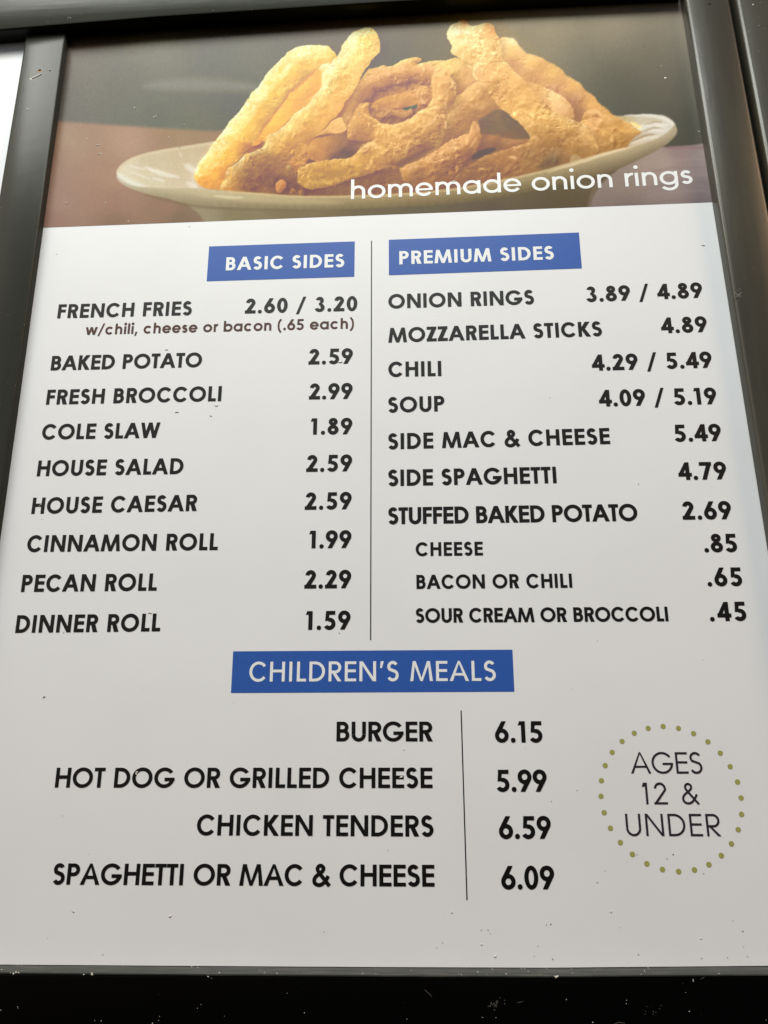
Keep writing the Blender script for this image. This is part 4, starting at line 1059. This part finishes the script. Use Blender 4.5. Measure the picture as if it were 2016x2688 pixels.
    for q in ([(1110, 424), (1124, 416), (1140, 404)], [(1150, 408), (1166, 394), (1180, 384)], [(1200, 378), (1216, 366), (1232, 362)], [(1232, 384), (1244, 372), (1250, 358)], [(1246, 326), (1254, 334), (1252, 348)], [(1066, 446), (1084, 440), (1100, 436)], [(1195, 450), (1206, 436), (1212, 440)], [(1176, 458), (1186, 450)]):
        p.stroke(q, 4, (236, 190, 140), .6, 1.3, 5, True, .6)
    # crumbs at the front
    p.area([(723, 488), (728, 476), (741, 470), (752, 480), (748, 494), (732, 506), (724, 500)], [(735, 478, (222, 164, 116)), (742, 490, (186, 132, 92)), (730, 496, (206, 150, 104))], 2.2, 3, 1.0, ((236, 184, 136), 5, .7))
    for q in ([(762, 510), (768, 498), (774, 504)], [(784, 512), (790, 500)], [(976, 446), (1000, 440), (1032, 436)], [(1030, 440), (1042, 438)]):
        p.stroke(q, 4, (196, 150, 108), .7, 1.3, 4)

    rng = random.Random(5)
    p.ridges([(970, 200), (1100, 165), (1200, 165), (1200, 250), (1140, 300), (1000, 240)], 46, rng, 20)
    p.ridges([(950, 300), (1150, 270), (1165, 330), (1080, 400), (900, 470), (800, 480), (800, 440), (930, 410), (980, 370)], 130, rng, 25, .34)
    p.ridges([(1070, 450), (1240, 350), (1250, 380), (1200, 440), (1120, 490)], 60, rng, 30, .34)
    p.ridges([(1190, 80), (1280, 80), (1320, 180), (1400, 260), (1500, 330), (1550, 390), (1420, 360), (1330, 280), (1240, 160)], 120, rng, -35, .26)
    p.ridges([(1230, 245), (1290, 225), (1300, 270), (1180, 350)], 24, rng, 30, .26)
    p.ridges([(1330, 115), (1380, 150), (1560, 275), (1540, 300), (1400, 220)], 50, rng, -35, .16)
    p.ridges([(1540, 305), (1640, 335), (1640, 385), (1570, 395)], 40, rng, -20, .28)
    p.ridges([(1230, 460), (1400, 380), (1510, 410), (1300, 470)], 60, rng, 25, .26)
    p.ridges([(540, 450), (700, 230), (800, 135), (860, 135), (700, 330), (590, 450)], 60, rng, 50, .13)
    p.ridges([(905, 140), (970, 85), (985, 130), (900, 270), (800, 350), (700, 420), (620, 450), (780, 310), (860, 220)], 90, rng, 50, .2)
    p.ridges([(600, 490), (640, 430), (760, 400), (770, 490), (690, 505)], 50, rng, 30, .22)
    p.ridges([(1000, 265), (1090, 245), (1125, 235), (1120, 270), (1090, 300), (1010, 305)], 26, rng, 10, .22)
    heap = p.smooth([(500, 470), (560, 370), (690, 200), (770, 115), (860, 108), (900, 110), (966, 60), (1010, 110), (980, 170), (1100, 138), (1165, 140), (1160, 60), (1230, 40), (1310, 55), (1360, 90), (1480, 180), (1560, 250), (1640, 300), (1690, 340), (1660, 400), (1400, 470), (1000, 540), (560, 520)], True, 4)
    hd, _ = p.dist(X, Y, heap, True)
    hm = np.clip(hd / 8 + 0.5, 0, 1) * np.clip((p.C[..., 0] - p.C[..., 2] - 22) / 16, 0, 1)
    lum = (p.C @ np.array((0.3, 0.59, 0.11)))[..., None]
    rich = lum + (p.C - lum) * 1.07
    rich = 176 + (rich - 172) * 1.10
    p.C = p.C * (1 - hm[..., None]) + rich * hm[..., None]
    # bowl: front rim and body, in front of the heap
    body = [(488, 530), (560, 532), (800, 540), (1100, 536), (1400, 490), (1560, 452), (1618, 446), (1600, 462), (1580, 482), (1560, 510), (1548, 545), (1530, 640), (560, 640), (540, 590), (520, 560)]
    p.area(body, [(510, 545, (160, 146, 116)), (540, 570, (158, 146, 116)), (620, 560, (144, 132, 100)), (800, 555, (136, 122, 94)), (1000, 555, (122, 110, 88)), (1100, 540, (118, 108, 82)), (1300, 540, (112, 99, 75)), (1300, 510, (120, 108, 82)), (1450, 500, (112, 100, 76)), (1520, 530, (112, 100, 80)), (1560, 480, (116, 102, 82)), (1590, 460, (112, 96, 76))], 5, 0, 0.0)
    rim = [(308, 462), (325, 476), (352, 488), (390, 492), (451, 495), (520, 494), (585, 500), (690, 508), (800, 515), (950, 513), (1100, 505), (1200, 494), (1301, 475), (1421, 449), (1512, 422), (1602, 398), (1667, 383), (1715, 368), (1745, 352), (1763, 337), (1770, 328), (1776, 336), (1777, 347), (1768, 362), (1743, 384), (1694, 411), (1640, 437), (1590, 456), (1480, 482),
           (1350, 512), (1200, 534), (1000, 546), (800, 549), (620, 545), (496, 535), (440, 522), (390, 510), (345, 495), (320, 478)]
    stops = [(312, 458, (238, 232, 208), 312, 470, (226, 218, 192)), (345, 480, (224, 214, 186), 345, 494, (186, 174, 140)), (400, 494, (212, 198, 158), 400, 511, (172, 158, 124)), (455, 496, (216, 203, 162), 450, 525, (158, 144, 110)), (560, 500, (228, 212, 170), 555, 538, (158, 142, 108)),
             (700, 510, (218, 196, 148), 700, 546, (146, 132, 98)), (850, 517, (208, 182, 128), 850, 549, (138, 123, 94)), (1000, 512, (198, 168, 114), 1000, 545, (130, 117, 87)), (1150, 500, (188, 158, 106), 1150, 537, (124, 111, 82)), (1300, 477, (188, 162, 112), 1300, 521, (118, 106, 78)),
             (1440, 446, (198, 174, 124), 1440, 492, (118, 104, 76)), (1560, 410, (208, 186, 138), 1575, 460, (118, 102, 78)), (1640, 390, (216, 194, 148), 1660, 430, (120, 105, 80)), (1720, 364, (210, 190, 148), 1735, 390, (130, 115, 86)), (1765, 344, (196, 182, 152), 1772, 352, (176, 160, 128))]
    cps = []
    for q0, q1 in zip(stops[:-1], stops[1:]):
        for i in range(6):
            t = i / 6.0
            q = [np.array(q0[j], float) * (1 - t) + np.array(q1[j], float) * t for j in range(6)]
            for v in (0.0, 0.28, 0.62, 1.0):
                f = v ** 0.8
                cps.append((q[0] * (1 - v) + q[3] * v, q[1] * (1 - v) + q[4] * v, (q[2] * (1 - f) + q[5] * f) * (0.8 + .06 * v) + np.array((246, 230, 196)) * 0.2 * (1 - v)))
    p.area(rim, cps, 4.5, 0, 0.0)
    p.stroke([(600, 504), (700, 511), (800, 517), (950, 515), (1100, 507), (1250, 488), (1421, 451), (1530, 420), (1640, 390)], 3, (222, 196, 146), .6, 1.5, 1, False)
    p.stroke([(1440, 452), (1530, 424), (1602, 401), (1667, 384)], 4, (240, 216, 176), .7, 1.5, 1)
    p.stroke([(560, 514), (600, 518), (640, 520)], 4, (240, 228, 190), .6, 1.5, 1)
    p.stroke([(520, 512), (700, 526), (900, 532)], 8, (216, 198, 150), .35, 1.8, 0)
    p.stroke([(380, 512), (440, 526), (500, 540), (620, 549), (800, 553)], 4, (128, 112, 86), .5, 1.8, 0)
    p.stroke([(1575, 470), (1556, 505), (1546, 545), (1540, 580)], 5, (138, 124, 106), .6, 1.6, 0)
    # ink grain
    g = fnoise(X, Y, 3.2, 2, 77) * 0.055 + fnoise(X, Y, 60, 3, 5) * 0.03
    return np.clip(p.C * (1 + g[..., None]), 0, 255)


def srgb_lin(c):
    c = np.clip(c / 255.0, 0, 1)
    return np.where(c <= 0.04045, c / 12.92, ((c + 0.055) / 1.055) ** 2.4)


PX0, PX1, PZ0, PZ1 = -0.458, 0.344, at(108, 598).y, 2.334
NX, NZ = 1000, 390
gx, gz = np.meshgrid(np.linspace(PX0, PX1, NX), np.linspace(PZ1, PZ0, NZ))
# the drawing was laid out on the photograph: carry the grid of the print into those units
Rm = np.array(ROT)
vx, vy, vz = gx - CAM.x, np.full(gx.shape, CAM_D), gz - CAM.z
lx = Rm[0, 0] * vx + Rm[1, 0] * vy + Rm[2, 0] * vz
ly = Rm[0, 1] * vx + Rm[1, 1] * vy + Rm[2, 1] * vz
lz = Rm[0, 2] * vx + Rm[1, 2] * vy + Rm[2, 2] * vz
DX, DY = 1008.0 + FOC * lx / -lz, 1344.0 - FOC * ly / -lz
ink = srgb_lin(paint_picture(DX, DY))
# from the look of the print in daylight to its inks: take off the board's own sheen and the level of the light
_u, _v = np.clip((gx + 0.06) / 0.4, -0.98, 0.98), np.clip((gz - 2.16) / 0.16, -0.9, 0.85)
_terms = np.stack([_u ** i * _v ** j for i in range(4) for j in range(4 - i)], -1)
_sheen = _terms @ np.array([(0.1569, 0.1621, 0.1507), (0.0966, 0.1005, 0.0928), (-0.0055, -0.0056, -0.0054), (-0.0439, -0.0460, -0.0424), (-0.0543, -0.0558, -0.0517), (-0.0537, -0.0557, -0.0512), (0.0130, 0.0132, 0.0122), (-0.0840, -0.0892, -0.0833), (-0.0322, -0.0329, -0.0303), (-0.0165, -0.0173, -0.0154)])
_light = _terms @ np.array([(1.2966, 1.2679, 1.1437), (0.1753, 0.1843, 0.1639), (-0.0158, -0.0153, -0.0139), (-0.1551, -0.1513, -0.1377), (-0.0736, -0.0855, -0.0776), (-0.0229, -0.0252, -0.0220), (0.0979, 0.0982, 0.0840), (-0.0651, -0.0598, -0.0508), (-0.0306, -0.0355, -0.0282), (-0.0372, -0.0189, -0.0119)])
ink = np.clip((ink - _sheen) / _light, 0.004, 0.86)
rgba = np.ones((NX * NZ, 4), np.float32)
rgba[:, :3] = ink.reshape(-1, 3)
me = bpy.data.meshes.new('onion_ring_picture')
verts = np.stack([gx, np.full(gx.shape, -INK), gz], -1).reshape(-1, 3) - np.array(board.location)
ii, jj = np.meshgrid(np.arange(NZ - 1), np.arange(NX - 1), indexing='ij')
a = (ii * NX + jj).ravel()
quads = np.stack([a + NX, a + NX + 1, a + 1, a], 1)
me.vertices.add(NX * NZ)
me.vertices.foreach_set('co', verts.astype(np.float32).ravel())
me.loops.add(quads.size)
me.loops.foreach_set('vertex_index', quads.ravel().astype(np.int32))
me.polygons.add(len(quads))
me.polygons.foreach_set('loop_start', np.arange(0, quads.size, 4, dtype=np.int32))
me.update(calc_edges=True)
me.validate()
ca = me.color_attributes.new('ink', 'FLOAT_COLOR', 'POINT')
ca.data.foreach_set('color', rgba.ravel())
M_PIC = mat('picture_ink', (0.5, 0.5, 0.5), 0.42, 0.22, PEEL)
_nt = M_PIC.node_tree
_at = _nt.nodes.new('ShaderNodeAttribute')
_at.attribute_name = 'ink'
_nt.links.new(_at.outputs['Color'], _nt.nodes['Principled BSDF'].inputs['Base Color'])
me.materials.append(M_PIC)
picture = bpy.data.objects.new('food_picture', me)
picture['label'] = 'printed picture of a bowl heaped with golden onion rings'
picture.parent = board
col.objects.link(picture)

words, bl, br, tl, tr, g = LINES[-1]
o = text_object('picture_caption', words, at(*bl), at(*br), caps[g], 0.140, M_WHITE, None, TXT, 0.665, False, 1.0)
o.parent = picture
o.data.transform(Matrix.Translation(-Vector(board.location)))


# ------------------------------------------------------------------ wear: flecks, curls of dried paint, dust, the nail hole
def dot(mb, p, out, r, h=0.35, mi=0, n=7, squash=1.0, ang=0.0):
    """a low rounded crumb"""
    ring_pts = []
    for i in range(n):
        a = 2 * math.pi * i / n
        k = r * (0.8 + 0.4 * random.random())
        x, y = k * math.cos(a), k * math.sin(a) * squash
        ring_pts.append((p.x + x * math.cos(ang) - y * math.sin(ang), -out, p.y + x * math.sin(ang) + y * math.cos(ang)))
    top = (p.x, -out - r * h, p.y)
    for i in range(n):
        mb.poly([ring_pts[i], ring_pts[(i + 1) % n], top], mi)


def tube(mb, pts, out, r, mi=0):
    """a hair or curl lying on the surface; pts are (X, Z)"""
    n = len(pts)
    rows = []
    for i, q in enumerate(pts):
        a, b = pts[max(i - 1, 0)], pts[min(i + 1, n - 1)]
        t = Vector((b[0] - a[0], b[1] - a[1]))
        t.normalize()
        nx, nz = -t.y, t.x
        k = r * (0.45 if i in (0, n - 1) else 1.0)
        rows.append([(q[0] + nx * k * s, -out - max(0.0, c) * k * 0.7, q[1] + nz * k * s) for s, c in ((-1, 0), (-.6, .8), (0, 1), (.6, .8), (1, 0))])
    for i in range(n - 1):
        for j in range(4):
            mb.poly([rows[i][j], rows[i + 1][j], rows[i + 1][j + 1], rows[i][j + 1]], mi)


def curl(mb, px, py, out, rad, a0, a1, w, mi=0):
    c = at(px, py, out)
    tube(mb, [(c.x + rad * math.cos(math.radians(a0 + (a1 - a0) * i / 8)), c.y + rad * 0.75 * math.sin(math.radians(a0 + (a1 - a0) * i / 8))) for i in range(9)], out, w, mi)


mb = MB()
F = 0.00033
for (px, py, rad, a0, a1, w) in ((408, 308, .0020, 20, 215, .0005), (257, 382, .0018, 10, 180, .0004), (262, 405, .0018, -30, 170, .0005), (464, 1084, .0020, 25, 160, .0005), (555, 1089, .0016, 150, 300, .0004), (568, 1062, .0018, 190, 340, .0005),
                                 (893, 947, .0022, 200, 350, .0006), (393, 1611, .0018, 10, 160, .0005), (362, 2030, .0018, 90, 250, .0006), (437, 920, .0018, 20, 150, .0004), (1846, 641, .0018, 180, 320, .0005), (1190, 478, .0022, 10, 170, .0005)):
    curl(mb, px, py, F, rad, a0, a1, w)
for (px, py, r, sq) in ((482, 329, .0014, .5), (353, 282, .0009, 1), (228, 364, .0008, 1), (443, 360, .0008, 1), (174, 533, .0012, .6), (277, 532, .0007, 1), (337, 581, .0008, 1), (1747, 205, .0014, 1), (1736, 173, .0006, 1), (1835, 345, .0008, 1), (943, 300, .0007, 1),
                        (1163, 284, .0007, 1), (1053, 2040, .0015, .5), (105, 1327, .0020, .3), (1060, 1967, .0008, 1), (446, 2405, .0014, .7), (1300, 2510, .0014, .6), (1264, 2479, .0008, 1), (193, 2393, .0009, 1), (1186, 2395, .0010, .6), (1604, 2393, .0008, 1), (1840, 2463, .0008, 1)):
    dot(mb, at(px, py, F), F, r, .45, 0, 8, sq, random.random())
for (px, py, r, sq) in ((471, 387, .0011, .8), (1691, 122, .0013, .6), (1468, 98, .0008, .7), (1440, 247, .0008, .8), (1435, 277, .0016, .4), (149, 667, .0012, .5), (497, 595, .0012, .6), (771, 1744, .0013, .8), (770, 1739, .0007, 1), (115, 1830, .0022, .35), (117, 1829, .0012, .6), (614, 1846, .0005, 1), (110, 1363, .0007, 1), (167, 1661, .0008, 1),
                        (165, 2142, .0006, 1), (234, 2242, .0006, 1), (1018, 2232, .0006, 1), (1767, 2243, .0010, 1), (1751, 2254, .0008, 1), (1672, 2244, .0007, 1), (1568, 2317, .0009, 1), (1589, 2286, .0006, 1), (1515, 2075, .0008, 1), (1845, 1733, .0006, 1), (1568, 1682, .0006, 1), (270, 2506, .0008, 1), (1281, 2441, .0008, 1), (1446, 2426, .0009, 1),
                        (1263, 2442, .0007, 1), (1287, 2451, .0007, 1), (1162, 2475, .0006, 1), (1147, 2488, .0006, 1), (1451, 2518, .0008, 1), (1403, 2510, .0006, 1), (1412, 2484, .0006, 1), (1676, 2506, .0008, 1), (1950, 2445, .0009, 1), (1910, 2514, .0007, 1), (1952, 2486, .0006, 1), (1962, 2511, .0006, 1), (1842, 2516, .0009, .6), (850, 2447, .0007, 1), (125, 2463, .0007, .6), (1924, 2417, .0006, 1)):
    dot(mb, at(px, py, F), F, r * .58, .2, 1, 7, sq, random.random())
for k in range(14):
    px, py = random.uniform(40, 1990), random.triangular(640, 2520, 2400)
    q = at(px, py, F)
    if -0.43 < q.x < 0.31 + (2.3 - q.y) * .01: dot(mb, q, F, random.uniform(.00025, .0005), .3, random.choice((0, 1, 1)), 6)
dust = mb.build('dust', [M_DUST, M_GRIME], board)
dust['kind'] = 'stuff'

# dust on the black rail
mb = MB()
G = B_OUT + 0.00002
for k in range(12):
    px, py = random.uniform(0, 2016), random.uniform(2568, 2686)
    q = at(px, py, G)
    dot(mb, q, G, random.choice((.00018, .0002, .00025, .00035)), .3, random.choice((0, 1, 1)), 6)
for (px, py, r) in ((528, 2637, .0008), (419, 2668, .0008), (416, 2679, .0009), (266, 2680, .0010), (249, 2679, .0008), (1800, 2605, .0007), (799, 2659, .0010), (1645, 2626, .0009), (1644, 2635, .0009), (1267, 2671, .0009), (1302, 2671, .0009), (47, 2646, .0008), (2, 2652, .0012), (46, 2643, .0009), (1810, 2655, .0012), (1068, 2675, .0008), (400, 2686, .0014), (1556, 2684, .0014)):
    dot(mb, at(px, py, G), G, r * .32, .35, 0, 7)
for (pts, w) in (([(1113, 2597), (1122, 2605), (1128, 2610), (1134, 2618)], .00032), ([(1120, 2604), (1116, 2600)], .0004), ([(1838, 2571), (1848, 2566), (1853, 2558)], .0003), ([(1357, 2632), (1366, 2631), (1374, 2628)], .0003), ([(1640, 2686), (1625, 2684), (1612, 2688)], .0004), ([(541, 2556), (546, 2563), (548, 2565)], .0006), ([(1819, 2570), (1820, 2577)], .0006)):
    tube(mb, [tuple(at(a, b, G)) for a, b in pts], G, w, 1 if w < .0005 else 0)
for k in range(18):
    px, py = random.gauss(1301, 11), random.gauss(2630, 7)
    dot(mb, at(px, py, G), G, random.uniform(.0004, .0009), .2, 1, 7)
for k in range(12):
    px, py = random.gauss(1715, 14), random.gauss(2656, 10)
    dot(mb, at(px, py, G), G, random.uniform(.0002, .0005), .2, 1, 6)
M_FAINT = mat('faint_dust', (0.05, 0.048, 0.043), 0.9, 0.1)
d2 = mb.build('dust', [M_DUST, M_FAINT], low)
d2['kind'] = 'stuff'
# chips and grit along the dusty edge
mb = MB()
for k in range(46):
    px = random.uniform(0, 2016)
    x = at(px, 2545, 0.01).x
    zl = np.interp(x, [p[0] for p in ledge_line], [p[1] for p in ledge_line])
    o_ = random.choice((random.uniform(0.001, 0.004), random.uniform(0.017, 0.0202), random.uniform(0.001, 0.0202)))
    r = random.uniform(.0003, .0008)
    s = [(x + r * math.cos(a), -o_ - r * math.sin(a), zl + 0.00005) for a in (0, 1.3, 2.5, 3.7, 5.0)]
    t = (x, -o_, zl + 0.00005 + r * .6)
    for i in range(5): mb.poly([s[i], s[(i + 1) % 5], t], 0 if random.random() < .6 else 1)
for px in (40, 232, 1452):
    for k in range(4):
        q = at(px + random.uniform(-14, 14), 2549, B_OUT + .0007)
        zl = np.interp(q.x, [p[0] for p in ledge_line], [p[1] for p in ledge_line])
        dot(mb, Vector((q.x, zl - random.uniform(0, .0018))), B_OUT + .00065, random.uniform(.0004, .0009), .5, 0, 6)
d3 = mb.build('grit', [M_DUST, M_GRIME], low)
d3['kind'] = 'stuff'

# nail hole, scratch and scuffs of the left lath
LO = L_OUT + 0.00006
c = at(104, 185, LO)
mb = MB()
mb.poly([(c.x + .0027 * math.cos(a), -LO, c.y - .0004 + .0021 * math.sin(a)) for a in [i * math.pi / 8 for i in range(16)]], 0)
mb.poly([(c.x + .0020 * math.cos(a), -LO - .00005, c.y + .0004 + .0013 * math.sin(a)) for a in [i * math.pi / 8 for i in range(16)]], 1)
mb.build('nail_hole', [M_RAW, M_HOLE], left)
mb = MB()
sc = [tuple(at(a, b, LO)) for a, b in [(80, 208), (88, 204), (97, 200), (104, 196), (109, 193)]]
tube(mb, sc, LO, .0008, 0)
tube(mb, [(x + .0006, z - .0009) for x, z in sc[2:]], LO, .0004, 1)
dot(mb, at(81, 208, LO), LO, .0018, .4, 0, 8)
dot(mb, at(130, 183, LO), LO, .0016, .5, 0, 8, .8)
dot(mb, at(131, 184, LO), LO + .0006, .0010, .4, 1, 8, .8)
curl(mb, 72, 287, LO, .0016, -40, 220, .0004, 0)
for k in range(60):
    py = random.uniform(110, 1250)
    t = (py - 90) / 1100.0
    x = random.uniform(-0.492, -0.446)
    dot(mb, Vector((x, at(60, py, LO).y)), LO, random.uniform(.0002, .0006), .3, random.choice((2, 2, 1)), 6)
for k in range(26):
    # knocks along the rounded inner edge
    z = random.uniform(1.75, 2.29)
    x = -0.4438 + (ztop - z) * 0.0041 - .0012 - random.uniform(0, .002)
    dot(mb, Vector((x, z)), LO - .0006, random.uniform(.0004, .0010), .4, 2, 6, .7)
M_SCUFF = mat('pale_scuff', (0.12, 0.12, 0.10), 0.7, 0.3)
s1 = mb.build('scuff', [M_DUST, M_HOLE, M_SCUFF], left)
s1['kind'] = 'stuff'

# scuffs of the right lath and of the top rail
RO = R_OUT + 0.00006
mb = MB()
for k in range(22):
    q = at(random.gauss(1939, 5), random.gauss(776, 6), RO)
    dot(mb, q, RO, random.uniform(.0004, .0012), .3, 0, 7, random.uniform(.3, 1), random.uniform(0, 3))
tube(mb, [tuple(at(a, b, RO)) for a, b in [(1928, 786), (1938, 776), (1948, 768)]], RO, .0006, 0)
tube(mb, [tuple(at(a, b, RO)) for a, b in [(1930, 768), (1940, 776), (1946, 783)]], RO, .0005, 0)
for pts in ([(1858, 267), (1868, 262)], [(1838, 148), (1844, 147)], [(1840, 150), (1842, 153)], [(1915, 138), (1922, 134)], [(1908, 178), (1916, 176)]):
    tube(mb, [tuple(at(a, b, RO)) for a, b in pts], RO, .0004, 0)
for k in range(40):
    py = random.uniform(20, 1100)
    q = at(random.uniform(1815, 1900) + py * 0.165, py, RO)
    if q.x < 0.3705 + (2.45 - q.y) * .0176 - .003: dot(mb, q, RO, random.uniform(.0002, .0005), .3, 0, 6)
tube(mb, [tuple(at(a, b, RO)) for a, b in [(1858, 10), (1863, 11), (1867, 10)]], RO, .0007, 1)
s2 = mb.build('scuff', [M_SCUFF, M_HOLE], right)
s2['kind'] = 'stuff'
mb = MB()
TO = T_OUT + .00006
curl(mb, 182, 48, TO, .0020, -60, 230, .0006, 0)
dot(mb, at(182, 47, TO), TO, .0013, .3, 1, 7)
dot(mb, at(213, 37, TO), TO, .0012, .5, 0, 7)
dot(mb, at(560, 27, TO), TO, .0016, .3, 0, 7, .5)
for k in range(26):
    q = at(random.uniform(5, 900), random.uniform(0, 70), TO)
    if q.y > 2.308 + q.x * .012 + .002: dot(mb, q, TO, random.uniform(.0003, .0007), .3, random.choice((0, 1)), 6)
s3 = mb.build('scuff', [M_SCUFF, M_HOLE], rail)
s3['kind'] = 'stuff'
mb = MB()
dot(mb, at(1977, 12, RO), RO, .0010, .5, 0, 7)
for k in range(8):
    dot(mb, at(random.uniform(1960, 2012), random.uniform(0, 150), RO), RO, random.uniform(.0002, .0004), .3, 0, 6)
s4 = mb.build('dust', [M_DUST], far)
s4['kind'] = 'stuff'
